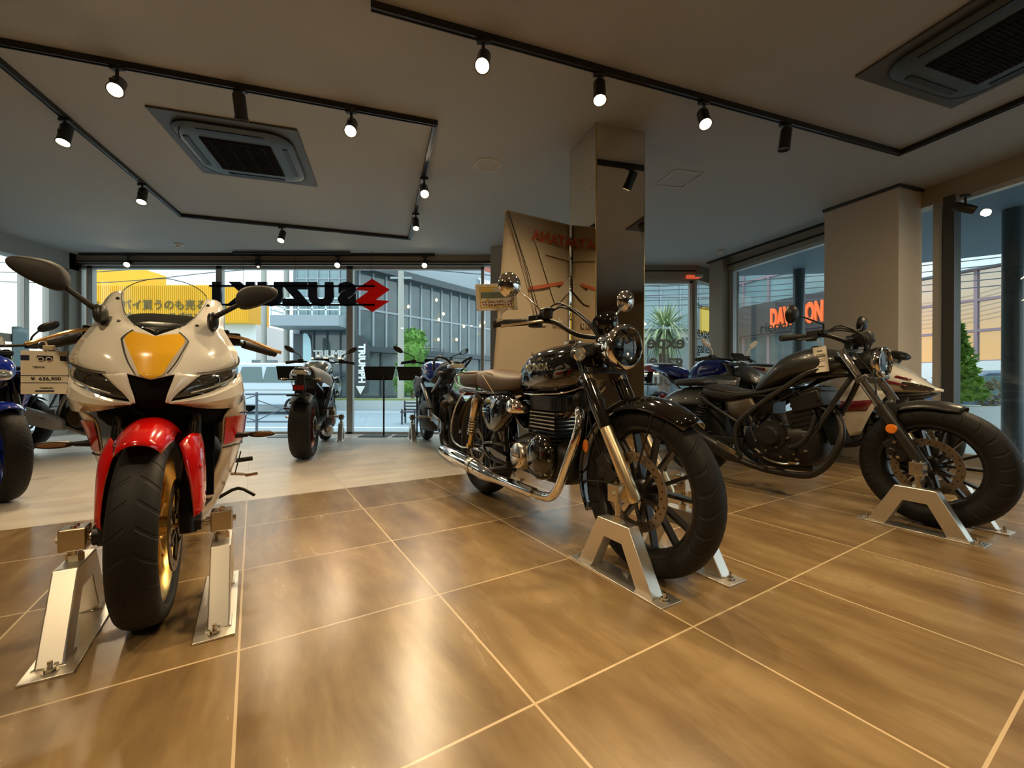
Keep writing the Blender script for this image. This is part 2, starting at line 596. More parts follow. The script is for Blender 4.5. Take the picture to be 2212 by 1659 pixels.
obj('wall_front_column', g, COLM, smooth=0, bevel=.004, kind='structure')
# left wall glazing
w = obj('window_5', bx2(bx2(bx2(G(), -6.62, -6.52, 5.22, 5.28, .1, 2.42), -6.62, -6.52, 5.60, 5.66, .1, 2.42), -6.62, -6.52, 5.90, 6.12, .1, 2.42), FRM, smooth=0, bevel=.003, kind='structure')
obj('window_pane', bx2(G(), -6.575, -6.569, 5.2, 6.1, .1, 2.42), PANE, w, smooth=0)
# right part of the front wall (set back) and the slanted entrance pane
w = window(6, .34, 2.90, 6.74, 2.42)
window(7, .34, 1.55, 6.745, 2.42)
g = bx2(G(), .34, 2.95, 6.7, 6.95, 2.42, CZ)
g.bar((2.92, 6.75, 2.535), (3.68, 7.32, 2.535), .12, .23)
obj('wall_front_header', g, BEIGE, smooth=0, kind='structure')
g = G().bar((.34, 6.69, 2.56), (2.93, 6.69, 2.56), .012, .02)
obj('trim_2', g, TRIMB, smooth=0, kind='structure')
g = G()
for a, b in (((2.92, 6.76), (2.97, 6.80)), ((3.62, 7.29), (3.67, 7.33))):
    g.bar((a[0], a[1], 1.21), (b[0], b[1], 1.21), .06, 2.42)
g.bar((2.92, 6.76, .03), (3.67, 7.33, .03), .05, .06)
w = obj('window_8', g, FRM, smooth=0, kind='structure')
obj('window_pane', G().bar((2.97, 6.80, 1.23), (3.62, 7.29, 1.23), .006, 2.38), PANE, w, smooth=0)
g = G().bar((3.70, 7.36, CZ / 2), (3.42, 6.40, CZ / 2), .08, CZ)
obj('wall_entrance_return', g, COLM, smooth=0, kind='structure')
# right wall: corner column, box column, header, sills, glazing
a, b, c, d = rw(-.28, -.12), rw(-.02, -.12), rw(-.02, .14), rw(-.28, .14)
g = G().prism([a[:2], b[:2], c[:2], d[:2]], (0, 0, CZ / 2), (1, 0, 0), (0, 1, 0), CZ)
obj('wall_right_corner', g, BEIGE, smooth=0, bevel=.004, kind='structure')
g = G().prism([(3.40, 4.57), (3.66, 3.97), (4.0, 4.09), (3.78, 4.72)], (0, 0, CZ / 2), (1, 0, 0), (0, 1, 0), CZ)
obj('wall_right_column', g, WALL, smooth=0, bevel=.004, kind='structure')
g = G()
g.tube([(3.39, 4.57, CZ - .012), (3.655, 3.955, CZ - .012), (4.0, 4.075, CZ - .012)], .018, 4)
q0, q1 = rw(-.3, -.14, CZ - .012), rw(1.75, -.05, CZ - .012)
g.bar(q0, q1, .03, .024)
q0, q1 = rw(-.3, -.02, CZ - .11), rw(1.75, -.02, CZ - .11)
g.bar(q0, q1, .03, .02)
obj('trim_3', g, TRIMB, smooth=0, kind='structure')
g = G()
g.bar(rw(-.1, .06, 2.56), rw(10.8, .06, 2.56), .14, .18)
obj('wall_right_header', g, BEIGE, smooth=0, kind='structure')
def rwin(n, t0, t1, mull=()):
    g = G()
    g.bar(rw(t0, .03, .065), rw(t1, .03, .065), .08, .13)
    g.bar(rw(t0, .03, 2.45), rw(t1, .03, 2.45), .07, .05)
    for t, wd in [(t0 + .03, .07), (t1 - .03, .07)] + [(x, .05) for x in mull]:
        p0, p1 = rw(t - wd / 2, .03, 1.23), rw(t + wd / 2, .03, 1.23)
        g.bar(p0, p1, .07, 2.46)
    w = obj('window_%d' % n, g, FRM, smooth=0, bevel=.003, kind='structure')
    obj('window_pane', G().bar(rw(t0 + .05, .03, 1.28), rw(t1 - .05, .03, 1.28), .006, 2.3), PANE, w, smooth=0)
rwin(9, .0, 1.8)
rwin(10, 2.42, 4.7, ())
rwin(11, 4.7, 7.2, ())
g = G().bar(rw(7.2, .05, CZ / 2), rw(11, .05, CZ / 2), .12, CZ)
obj('wall_right', g, WALL, smooth=0, kind='structure')
g = G().bar(rw(2.50, .03, 1.25), rw(2.58, .03, 1.25), .10, 2.5)
obj('trim_4', g, FRD, smooth=0, kind='structure')

# ---------------------------------------------------------------- mirror-clad square pillar
MIR = mat('pillar_mirror', (.80, .74, .64), .012, metal=1)
def mirror_pillar():
    p = [(.608, 3.04), (.988, 3.15), (.853, 3.51), (.473, 3.40)]
    r = obj('pillar', G().prism(p, (0, 0, CZ / 2), (1, 0, 0), (0, 1, 0), CZ), mat('pillar_core', (.2, .2, .2), .5), smooth=0, kind='structure')
    cx, cy = .73, 3.275
    for i in range(4):
        a, b = V3((*p[i], 0)), V3((*p[(i + 1) % 4], 0))
        n = V3((b[1] - a[1], -(b[0] - a[0]), 0)); n = unit(n)
        m = (a + b) / 2 + n * .003
        m[2] = CZ / 2
        gg = G().box(m, (np.linalg.norm(b - a) - .006, .004, CZ), (unit(b - a), n, (0, 0, 1)))
        obj('mirror_panel', gg, MIR, r, smooth=0)
        gg = G().cyl((p[i][0], p[i][1], 0), (p[i][0], p[i][1], CZ), .006, n=8)
        obj('corner_strip', gg, mat('brass_strip', (.6, .45, .2), .2, metal=1), r)
    return r
mirror_pillar()

# ---------------------------------------------------------------- ceiling fittings
TRK = mat('black_track', (.015, .012, .01), .35)
def track(name, pts, label, w=.034, h=.03, z=CZ - .002, closed=False):
    g = G()
    P = list(pts) + ([pts[0]] if closed else [])
    for a, b in zip(P[:-1], P[1:]):
        a, b = V3((*a, z - h / 2)), V3((*b, z - h / 2))
        d = unit(b - a)
        g.bar(a - d * w / 2, b + d * w / 2, w, h)
        s = np.cross(d, (0, 0, 1)) * w * .36
        g.bar(a - d * w / 2 + s - V3((0, 0, h / 2 + .002)), b + d * w / 2 + s - V3((0, 0, h / 2 + .002)), .006, .006)
        g.bar(a - d * w / 2 - s - V3((0, 0, h / 2 + .002)), b + d * w / 2 - s - V3((0, 0, h / 2 + .002)), .006, .006)
    return obj(name, g, TRK, smooth=0, label=label, cat='lighting track')
TA = [(-2.93, 2.285), (-.56, 3.03), (-1.33, 5.43), (-3.72, 4.70)]
TAl = (-3.72 + .7 * 2.6, 4.70 - 2.2 * 2.6)
track('lighting_track', [(-5.2, 1.57), TA[1], TA[2], TA[3], (-2.78, 1.75)], 'black ceiling track forming an open rectangle around the left air conditioner')
track('lighting_track', [(-.69, 2.09), (3.14, 3.40), (4.05, .85)], 'black ceiling track running over the pillar and bending towards the right windows')
track('lighting_track', [(-6.3, 6.13), (-1.16, 6.13)], 'thin straight black ceiling track along the front shop window', w=.05, h=.025)
g = G()
g.bar((-4.0, 6.0, CZ - .03), (-2.32, 6.0, CZ - .03), .03, .03)
obj('hanging_rail', g, TRK, smooth=0, label='short black rail under the ceiling that the maker sign hangs from', cat='rail')

LAMPE = mat('spot_lamp_face', (1, 1, 1), .4, emit=(1.0, .74, .38), estr=75)
HEAD = mat('black_spot_head', (.02, .017, .015), .35)
def spot(x, y, aim, lit=True, z=CZ, label='', power=1., rr=.036, size=95):
    """a track spotlight: adapter, stem, cylindrical head, lamp face"""
    t = empty('track_spotlight', (x, y, z), 0, label, 'spotlight', 'track spotlights')
    obj('adapter', G().box((0, 0, -.04), (.075, .03, .025)), HEAD, t, bevel=.003)
    obj('stem', G().cyl((0, 0, -.05), (0, 0, -.135), .009, n=10), HEAD, t)
    d = unit(V3(aim) - V3((x, y, z - .15)))
    c = V3((0, 0, -.15))
    back, front = c - d * .085, c + d * .065
    g = G().lathe([(.0, -.085), (.030, -.083), (.037, -.070), (.037, .045), (rr + .006, .067), (rr, .067), (rr - .004, .05), (.0, .045)], c, d, 20)
    g.box(c + V3((0, 0, .012)), (.016, .085, .02))
    obj('lamp_head', g, HEAD, t)
    f = G().lathe([(0., .052), (rr * .8, .054), (rr, .060)], c, d, 20)
    obj('lamp_face', f, LAMPE if lit else mat('unlit_lamp_face', (.08, .07, .06), .3), t)
    if lit:
        L = bpy.data.lights.new('spot_light', 'SPOT')
        L.energy = SPOT_W * power
        L.color = (1.0, .755, .45)
        L.spot_size = radians(size)
        L.spot_blend = .8
        L.shadow_soft_size = .035
        lo = bpy.data.objects.new('spot_light', L)
        COL.objects.link(lo)
        lo.parent = t
        lo.location = c + d * .075
        lo.rotation_euler = Vector(d).to_track_quat('-Z', 'Y').to_euler()
    return t
spot(-2.33, 2.47, (-1.35, .9, .5), label='lit black spotlight above the white and yellow sport motorcycle, largest glow at the left')
spot(-1.73, 2.665, (-1.95, 3.6, 0), False, label='unlit black spotlight hanging straight down beside the left air conditioner')
spot(-1.10, 2.86, (-.7, 1.2, .4), label='lit spotlight near the right end of the rectangle track, aimed at the camera')
spot(-.80, 3.80, (-.3, 2.2, .6), label='lit spotlight on the short right side of the rectangle track, upper one')
spot(-1.06, 4.60, (-.7, 3.4, .2), label='lit spotlight on the short right side of the rectangle track, lower one', rr=.03)
spot(-2.75, 5.0, (-2.6, 3.8, .2), label='lit spotlight on the far side of the rectangle track')
spot(-3.16, 2.96, (-2.9, 2.2, 0), label='lit spotlight at the far left of the ceiling, its head tilted down')
spot(-3.47, 3.93, (-3.1, 3.1, 0), label='lit spotlight on the left side of the rectangle track before its corner')
spot(-.16, 2.27, (-.25, .9, .5), label='lit spotlight nearest the camera on the track over the pillar')
spot(.52, 2.51, (.44, 1.9, .7), label='lit spotlight just above the mirrored pillar top', size=150, power=1.3)
spot(1.26, 2.76, (1.05, 1.5, .4), label='lit spotlight right of the mirrored pillar')
spot(1.95, 3.0, (1.75, 3.2, 0), False, label='unlit spotlight on the track right of the pillar, head pointing down')
for px, l in ((-5.62, 'lit spotlight at the left end of the window track over the yellow building'), (-2.55, 'lit spotlight on the window track right beside the red emblem'), (-1.28, 'lit spotlight at the right end of the window track')):
    spot(px, 6.13, (px * .8, 3.9, .9), z=CZ - .0, label=l, rr=.036, power=.6)
spot(-3.72, 6.13, (-3.3, 5.6, 1.4), z=CZ, label='small spotlight on the window track above the hanging maker sign', rr=.018, power=.3)
# unseen spots added out of view to brighten the machines and walls
for x, y, ax, ay in ((3.78, 1.6, 3.45, 3.9), (3.62, 2.05, 3.0, 2.9), (3.45, 2.45, 2.7, 2.2), (.9, .55, 1.2, 1.6), (-1.2, .2, -.9, 1.3), (2.2, -.6, 2.2, 1.4), (-3.4, -.4, -2.8, 1.0), (-.3, -1.6, -.2, -.6)):
    spot(x, y, (ax, ay, .2), label='unseen spotlight added out of view to brighten the showroom')
spot(4.02, 3.72, (4.4, 3.5, 2.1), z=2.35 + .12, label='lit spotlight on a bracket at the right window head', rr=.03, power=.2)

ACM = mat('grey_air_con_panel', (.070, .066, .056), .5)
ACI = mat('dark_teal_air_con_ring', (.045, .06, .064), .45)
ACG = mat('dark_air_con_grille', (.012, .008, .007), .8, spec=.15)
def aircon(cx, cy, rot, label):
    t = empty('ceiling_air_conditioner', (cx, cy, CZ), rot, label, 'air conditioner', 'ceiling cassette air conditioners')
    obj('panel', G().box((0, 0, -.008), (.94, .94, .016)), ACM, t, bevel=.004)
    def rr(w, r, z, n=8):
        out = []
        for qx, qy, a0 in ((1, 1, 0), (-1, 1, 90), (-1, -1, 180), (1, -1, 270)):
            for i in range(n + 1):
                a = radians(a0 + 90 * i / n)
                out.append((qx * (w / 2 - r) + r * cos(a), qy * (w / 2 - r) + r * sin(a), z))
        return out
    obj('air_outlet_ring', G().loft([rr(.80, .16, -.012), rr(.80, .16, -.03), rr(.74, .14, -.045), rr(.50, .02, -.05)], True), ACI, t, bevel=.002)
    g = G().tube(rr(.80, .16, -.03), .006, 6, closed=True)
    for s in (-1, 1):
        g.bar((-.22, s * .335, -.049), (.22, s * .335, -.049), .035, .006)
        g.bar((s * .335, -.22, -.049), (s * .335, .22, -.049), .035, .006)
    obj('louvre', g, mat('near_black_gap', (.012, .012, .012), .5), t, smooth=40)
    g = G().box((0, 0, -.053), (.48, .48, .008))
    for i in range(24):
        g.box((0, -.23 + i * .02, -.059), (.47, .006, .006))
    for i in range(4):
        g.box((-.18 + i * .12, 0, -.059), (.006, .47, .007))
    obj('intake_grille', g, ACG, t, smooth=0)
    obj('pull_cord', G().tube([(-.32, -.34, -.045), (-.325, -.35, -.09), (-.315, -.345, -.13)], .003, 6, k=4), ACG, t)
    return t
aircon(-2.19, 3.44, radians(16.5), 'grey cassette air conditioner in the ceiling inside the left track rectangle')
aircon(2.69, 2.27, radians(18), 'dark cassette air conditioner cut by the upper right corner of the view')
g = G().lathe([(0, -.002), (.094, -.002), (.100, -.006), (.112, -.006), (.114, 0)], (-.21, 3.63, CZ), (0, 0, 1), 32)
t = obj('ceiling_speaker', G().lathe([(.096, -.001), (.1, -.007), (.112, -.006), (.115, 0)], (-.21, 3.63, CZ), (0, 0, 1), 32), mat('pale_ceiling_ring', (.55, .52, .46), .5), label='round flat speaker grille in the ceiling left of the pillar', cat='speaker')
obj('grille', G().lathe([(0, -.004), (.097, -.004)], (-.21, 3.63, CZ), (0, 0, 1), 32), mat('speaker_cloth', (.42, .39, .34), .8), t)
hp = [(1.36, 3.99), (1.44, 3.70), (1.72, 3.77), (1.64, 4.04)]
g = G()
for i in range(4):
    g.bar((*hp[i], CZ - .003), (*hp[(i + 1) % 4], CZ - .003), .010, .008)
obj('access_hatch', g, mat('pale_ceiling_ring', (.6, .6, .6)), smooth=0, label='square inspection hatch outlined in the ceiling right of the pillar', cat='hatch')
def detector(x, y, label):
    g = G().lathe([(0, -.055), (.022, -.053), (.03, -.04), (.035, -.022), (.055, -.018), (.06, 0)], (x, y, CZ), (0, 0, 1), 20)
    obj('smoke_detector', g, mat('smoke_detector_plastic', (.6, .55, .45), .5), label=label, cat='smoke detector')
detector(-4.55, 5.72, 'white smoke detector on the ceiling above the front window, left')
detector(2.95, 5.95, 'white smoke detector on the ceiling near the corner beside the right windows')
t = obj('emergency_beacon', G().box((2.88, 6.67, 2.46), (.22, .06, .05)), mat('beacon_red', (.7, .08, .03), .4, emit=(1, .15, .05), estr=.5), bevel=.01, label='small red and white box fixed over the corner window post', cat='beacon')
obj('cover', G().box((2.96, 6.66, 2.47), (.14, .05, .045)), mat('white_plastic', (.7, .68, .62), .4), t, bevel=.01)

# ---------------------------------------------------------------- hanging maker sign, seen from behind (reversed)
def emblem_mat():
    m = mat('emblem_red', (.85, .02, .015), .4)
    nt = m.node_tree
    tr = nt.nodes.new('ShaderNodeBsdfTranslucent')
    tr.inputs[0].default_value = (.95, .03, .02, 1)
    mx = nt.nodes.new('ShaderNodeMixShader')
    nt.links.new(nt.nodes['Principled BSDF'].outputs[0], mx.inputs[1])
    nt.links.new(tr.outputs[0], mx.inputs[2])
    nt.links.new(mx.outputs[0], nt.nodes['Material Output'].inputs[0])
    return m
def maker_sign():
    Y = 5.95
    dk = mat('sign_navy_black', (.008, .012, .03), .35)
    t = empty('hanging_sign', (-3.1, Y, 2.0), 0, 'dark maker name sign seen reversed with red emblem, hung by wires at the front window', 'sign')
    g = G()
    g.box((-.02, 0, .13), (2.35, .03, .025)).box((-.02, 0, -.135), (2.35, .03, .025))
    obj('rail', g, dk, t, smooth=0)
    s = 'SUZUKI'
    xs = [.82, .45, .09, -.27, -.65, -1.03]
    for ch, x in zip(s, xs):
        text('letter', ch, .40, dk, (x - .06, 0, 0), ((-1, 0, 0), (0, 0, 1)), t, ext=.015, bold=.034, sx=1.18)
    S = [(0, 1), (-1, .36), (-.18, -.27), (-.97, -.34), (0, -1), (1, -.36), (.18, .27), (.97, .34)]
    k = .235
    obj('emblem', G().prism([(p[0] * k * 1.04, p[1] * k) for p in S], (1.115, .0, 0), (-1, 0, 0), (0, 0, 1), .03), emblem_mat(), t, smooth=0)
    for x in (-.72, .02, 1.1):
        obj('wire', G().cyl((x, 0, .14), (x, 0, .63), .0025, n=6), TRK, t)
maker_sign()

# ---------------------------------------------------------------- cloth banner fixed beside the pillar (printing seen from the back)
def banner():
    A, B = V3((-.05, 3.09, 0)), V3((.462, 3.388, 0))
    d = unit(B - A)
    nrm = V3((-d[1], d[0], 0))
    W = np.linalg.norm(B - A)
    zt, zb = 2.03, .45
    CL = mat('tan_banner_cloth', (.55, .45, .31), .8, var=.06, vscale=3)
    t = empty('hanging_banner', (0, 0, 0), 0, 'tan cloth banner with reversed red and white printing, hung left of the mirrored pillar', 'banner')
    rows = []
    for i in range(13):
        v = i / 12
        r = []
        for j in range(17):
            u = j / 16
            p = A + d * (u * W - .13 * v * (1 - u)) + V3((0, 0, zt + (zb - zt) * v)) + nrm * (.006 * sin(9 * u + 1.2) * (.3 + v) * (1 - u))
            r.append(p)
        rows.append(r)
    obj('cloth', G().grid(rows), CL, t, solid=.0015, fix=False)
    R = (-d, (0, 0, 1))
    def P(u, z, o=.014):
        q = A + d * u * W - nrm * o
        return (q[0], q[1], z)
    rd = mat('banner_red', (.55, .13, .05), .7)
    lt = mat('banner_pale', (.50, .44, .32), .8)
    wh = mat('banner_white', (.75, .70, .60), .8)
    text('lettering', 'ATANA', .112, rd, P(.71, 1.885), R, t, ext=.0008, bold=.004, sx=1.02)
    text('lettering', 'EDGE.', .092, wh, P(.45, 1.24), R, t, ext=.0008, bold=.002, sx=.75)
    text('lettering', 'the', .092, wh, P(.79, 1.24), R, t, ext=.0008, bold=.002, sx=.75)
    def poly(name, pts, m, o=.012):
        q = A - nrm * o
        obj(name, G().prism([(u * W, z) for u, z in pts], q, d, V3((0, 0, 1)), .001), m, t, smooth=0)
    poly('emblem', [(.42, 1.85), (.99, 1.83), (.99, 1.74), (.59, 1.76), (.70, 1.58), (.80, 1.50), (.99, 1.62), (.99, 1.50), (.82, 1.40), (.74, 1.39)], lt)
    poly('stripe', [(.33, 1.49), (.88, 1.57), (.88, 1.545), (.33, 1.46)], rd, .016)
    g = G()
    g.tube([P(.02, 2.02, .02), P(.30, 1.6, .03), P(.51, 1.24, .03)], .0035, 6)
    g.tube([P(.02, 2.02, .02), P(.27, 1.6, .034), P(.46, 1.24, .03)], .0035, 6)
    obj('cord', g, mat('dark_cord', (.05, .04, .03), .7), t)
    obj('top_rod', G().cyl(P(.0, zt + .003, 0), P(1.0, zt + .003, 0), .006, n=8), CL, t)
banner()

# ---------------------------------------------------------------- stands carrying data boards at the window
def board_stand(x, y, label, rz=0.):
    t = empty('board_stand', (x, y, 0), rz, label, 'display stand', 'black board stands at the front window')
    obj('base_plate', G().box((-.12, 0, .004), (.40, .28, .008)), TRK, t)
    obj('pole', G().cyl((.0, 0, .008), (0, 0, .88), .012, n=12), TRK, t)
    obj('board', G().prism([(-.22, .80), (.16, .80), (.20, 1.0), (-.26, 1.0)], (-.05, -.03, 0), (1, 0, 0), (0, .1, .995), .008), TRK, t, smooth=0)
    return t
board_stand(-1.83, 5.98, 'black board stand on a thin pole right of the window mullion')
board_stand(-1.36, 6.0, 'black board stand partly behind the blue motorcycle')
board_stand(-3.05, 5.9, 'black board stand partly behind the grey motorcycle seen from behind')
# door-side furniture at the far left
g = G().box((-6.35, 5.05, 1.32), (.03, .75, .10)).box((-6.35, 4.75, .66), (.03, .05, 1.3))
obj('door_push_bar', g, COLM, smooth=0, label='grey horizontal bar in front of the far left window', cat='bar')
g = G()
g.patch([[(-6.33, 5.30 + .18 * u, z + .02 * sin(z * 9 + u * 3)) for u in (0, .33, .66, 1)] for z in (1.45, 1.15, .8, .55)], 4, 4)
obj('plastic_sheet', g, mat('pale_blue_sheet', (.35, .52, .58), .3), solid=.004, label='pale blue sheet hanging at the far left window', cat='sheet')
# decals on the right-hand panes
dec = mat('grey_glass_decal', (.30, .32, .30), .6)
for i, s in enumerate(('expe', 'galle', 'Your')):
    text('window_lettering', s, .30, dec, (2.48, 6.755, 1.42 - i * .30), ((-1, 0, 0), (0, 0, 1)), None, ext=.0005, bold=.008, sx=1.05, label='reversed grey word %s on the pane before the palm' % ('on top', 'in the middle', 'at the bottom')[i], cat='lettering')
sd = unit(V3((3.67 - 2.92, 7.33 - 6.76, 0)))
for i, (s, z, sz) in enumerate((('Specialized', 2.03, .13), ('expe', 1.60, .24), ('galle', 1.34, .24), ('Your', 1.07, .24))):
    q = V3((3.01, 6.815, z))
    text('window_lettering', s, sz, INK, tuple(q), (tuple(sd), (0, 0, 1)), None, ext=.0005, bold=.002, align='LEFT', sx=.9, label='black word on the slanted entrance pane, %s line' % ('first', 'second', 'third', 'fourth')[i], cat='lettering')
text('window_lettering', 'rience', .2, dec, rw(.75, .02, 1.52), ((e_r[0], e_r[1], 0), (0, 0, 1)), None, ext=.0005, bold=.001, label='grey word on the right wall pane beside the corner column', cat='lettering')
# ================================================================ outside
ASPH = mat('asphalt', (.24, .31, .36), .8, bump=.3, bscale=40, var=.12, vscale=1.2)
PAVE = mat('pavement', (.46, .50, .50), .8, var=.08, vscale=2)
LINE = mat('road_paint', (.6, .66, .68), .7)
g = G()
g.add([(-60, 6.42, -.35), (60, 6.42, -.35), (60, 90, -.35), (-60, 90, -.35)], [(0, 1, 2, 3)])
g.add([(4.4, -20, -.35), (60, -20, -.35), (60, 6.42, -.35), (3.4, 6.42, -.35)], [(0, 1, 2, 3)])
g.add([(-60, -20, -.35), (-6.7, -20, -.35), (-6.7, 6.42, -.35), (-60, 6.42, -.35)], [(0, 1, 2, 3)])
obj('road', g, ASPH, smooth=0, kind='structure')
g = G()
bx2(g, -30, 4.2, 6.45, 7.6, -.349, -.25)
bx2(g, -40, 6, 17.3, 40, -.349, .03)
bx2(g, 4.6, 9.0, -2, 12, -.349, -.25)
obj('pavement', g, PAVE, smooth=0, kind='structure')
g = G()
bx2(g, -30, 6, 10.2, 10.4, -.349, -.340)
bx2(g, -30, 6, 15.8, 16.0, -.349, -.340)
obj('road_line', g, LINE, smooth=0, kind='structure')
g = G()
bx2(g, -9, 1, 17.4, 18.1, .03, .10)
obj('verge', g, mat('dry_grass', (.22, .26, .10), .9, var=.3, vscale=6), smooth=0, kind='structure')

GLB = mat('blue_curtain_glass', (.20, .31, .34), .08, spec=1., var=.4, vscale=.6)
GLD = mat('dark_shop_glass', (.11, .15, .16), .08, spec=.9, var=.5, vscale=1.4)
BGRY = mat('grey_cladding', (.32, .38, .42), .5)
BDRK = mat('dark_steel_cladding', (.06, .08, .09), .45)
BWHT = mat('white_render', (.78, .86, .87), .7, var=.05, vscale=1.)
BPAL = mat('pale_render', (.62, .66, .64), .7, var=.06, vscale=1.5)
YELB = mat('yellow_cladding', (.90, .52, .03), .6)
ORGB = mat('red_brown_brick', (.36, .12, .08), .8)
WARM = mat('warm_shop_lamp', (1, .8, .5), .5, emit=(1, .66, .3), estr=3)
def windows_on(parent, p0, p1, z0, z1, nx, nz, frame_m, pane_m, fw=.06, depth=.12, off=.0):
    """curtain wall between p0 and p1: one frame mesh, one pane mesh"""
    p0, p1 = V3((*p0, 0)), V3((*p1, 0))
    d = unit(p1 - p0)
    L_ = np.linalg.norm(p1 - p0)
    n = V3((d[1], -d[0], 0))
    g = G()
    for i in range(nx + 1):
        q = p0 + d * L_ * i / nx + n * off
        g.box(q + V3((0, 0, (z0 + z1) / 2)), (fw, depth, z1 - z0), (d, n, (0, 0, 1)))
    for j in range(nz + 1):
        z = z0 + (z1 - z0) * j / nz
        g.box((p0 + p1) / 2 + n * off + V3((0, 0, z)), (L_, depth * .8, fw), (d, n, (0, 0, 1)))
    obj('window_frame', g, frame_m, parent, smooth=0)
    g = G().box((p0 + p1) / 2 + n * (off - .02) + V3((0, 0, (z0 + z1) / 2)), (L_, .04, z1 - z0), (d, n, (0, 0, 1)))
    obj('window_glass', g, pane_m, parent, smooth=0)

def yellow_shop():
    t = empty('yellow_building', (-19, 24, 0), 0, 'yellow clad motorcycle shop across the road with dark Japanese lettering', 'building')
    X = lambda px, Y=24.: (px - 1106) / 905 * Y + 19
    Z = lambda py, Y=24.: .756 + (828 - py) / 905 * Y
    g = G()
    g.box(((X(150) + X(537)) / 2, 1, (Z(698) + Z(617)) / 2), (X(537) - X(150), 2, Z(617) - Z(698)))
    g.box(((X(150) + X(284)) / 2, 1.4, (Z(617) + Z(575)) / 2), (X(284) - X(150), 2, Z(575) - Z(617)))
    n = 90
    for i in range(n):
        x = X(150) + (X(537) - X(150)) * (i + .5) / n
        g.box((x, -.02, (Z(698) + Z(617)) / 2), (.05, .05, Z(617) - Z(698) - .1))
    obj('cladding', g, YELB, t, smooth=0)
    obj('wall', G().box(((X(150) + X(537)) / 2, 2.2, Z(698) / 2), (X(537) - X(150), 3, Z(698))), BWHT, t, smooth=0)
    ink = mat('grey_print', (.16, .12, .04), .7)
    text('lettering', 'オートバイ買うのも売るのも', .62, ink, (X(195), -.08, Z(662)), ((1, 0, 0), (0, 0, 1)), t, ext=.01, bold=.008, align='LEFT', sx=.98)
    text('lettering', '日本一のレッドバロン', .52, ink, (X(256), -.08, Z(688)), ((1, 0, 0), (0, 0, 1)), t, ext=.01, bold=.02, align='LEFT', sx=.92)
    g = G()
    for i in range(4):
        g.box((X(150) + 3 + i * 2.6, .66, 1.5), (1.5, .06, 1.2))
    obj('shop_window', g, GLD, t, smooth=0)
yellow_shop()
def white_block():
    t = empty('white_building', (-17.9, 31, 0), 0, 'pale bluish building with small windows below the yellow shop front', 'building')
    obj('wall', G().box((.3, 1, 2.2), (2.6, 4, 4.6)), BWHT, t, smooth=0)
    g = G()
    for x in (-.4, .8):
        g.box((x, -1.02, 2.9), (.7, .06, .9))
    obj('window', g, GLD, t, smooth=0)
white_block()
def frame_house():
    t = empty('steel_frame_building', (-19.2, 36, 0), 0, 'tall white steel frame with braces between the yellow shop and the balcony building', 'building')
    g = G()
    for x in (0, 1.6, 2.6):
        g.box((x, 0, 4.3), (.22, .22, 8.6))
    for z in (3.2, 5.4, 8.4):
        g.box((1.3, 0, z), (2.8, .18, .2))
    g.bar((0, 0, 5.4), (.9, 0, 7.6), .12, .12)
    g.bar((1.6, 0, 5.4), (.9, 0, 7.6), .12, .12)
    obj('steel_frame', g, BWHT, t, smooth=0)
    obj('house', G().box((-.2, 2, 1.3), (3, 2, 2.6)).prism([(-1.8, 2.6), (1.4, 2.6), (-.2, 4.0)], (0, 2, 0), (1, 0, 0), (0, 0, 1), 2), BPAL, t, smooth=0)
frame_house()

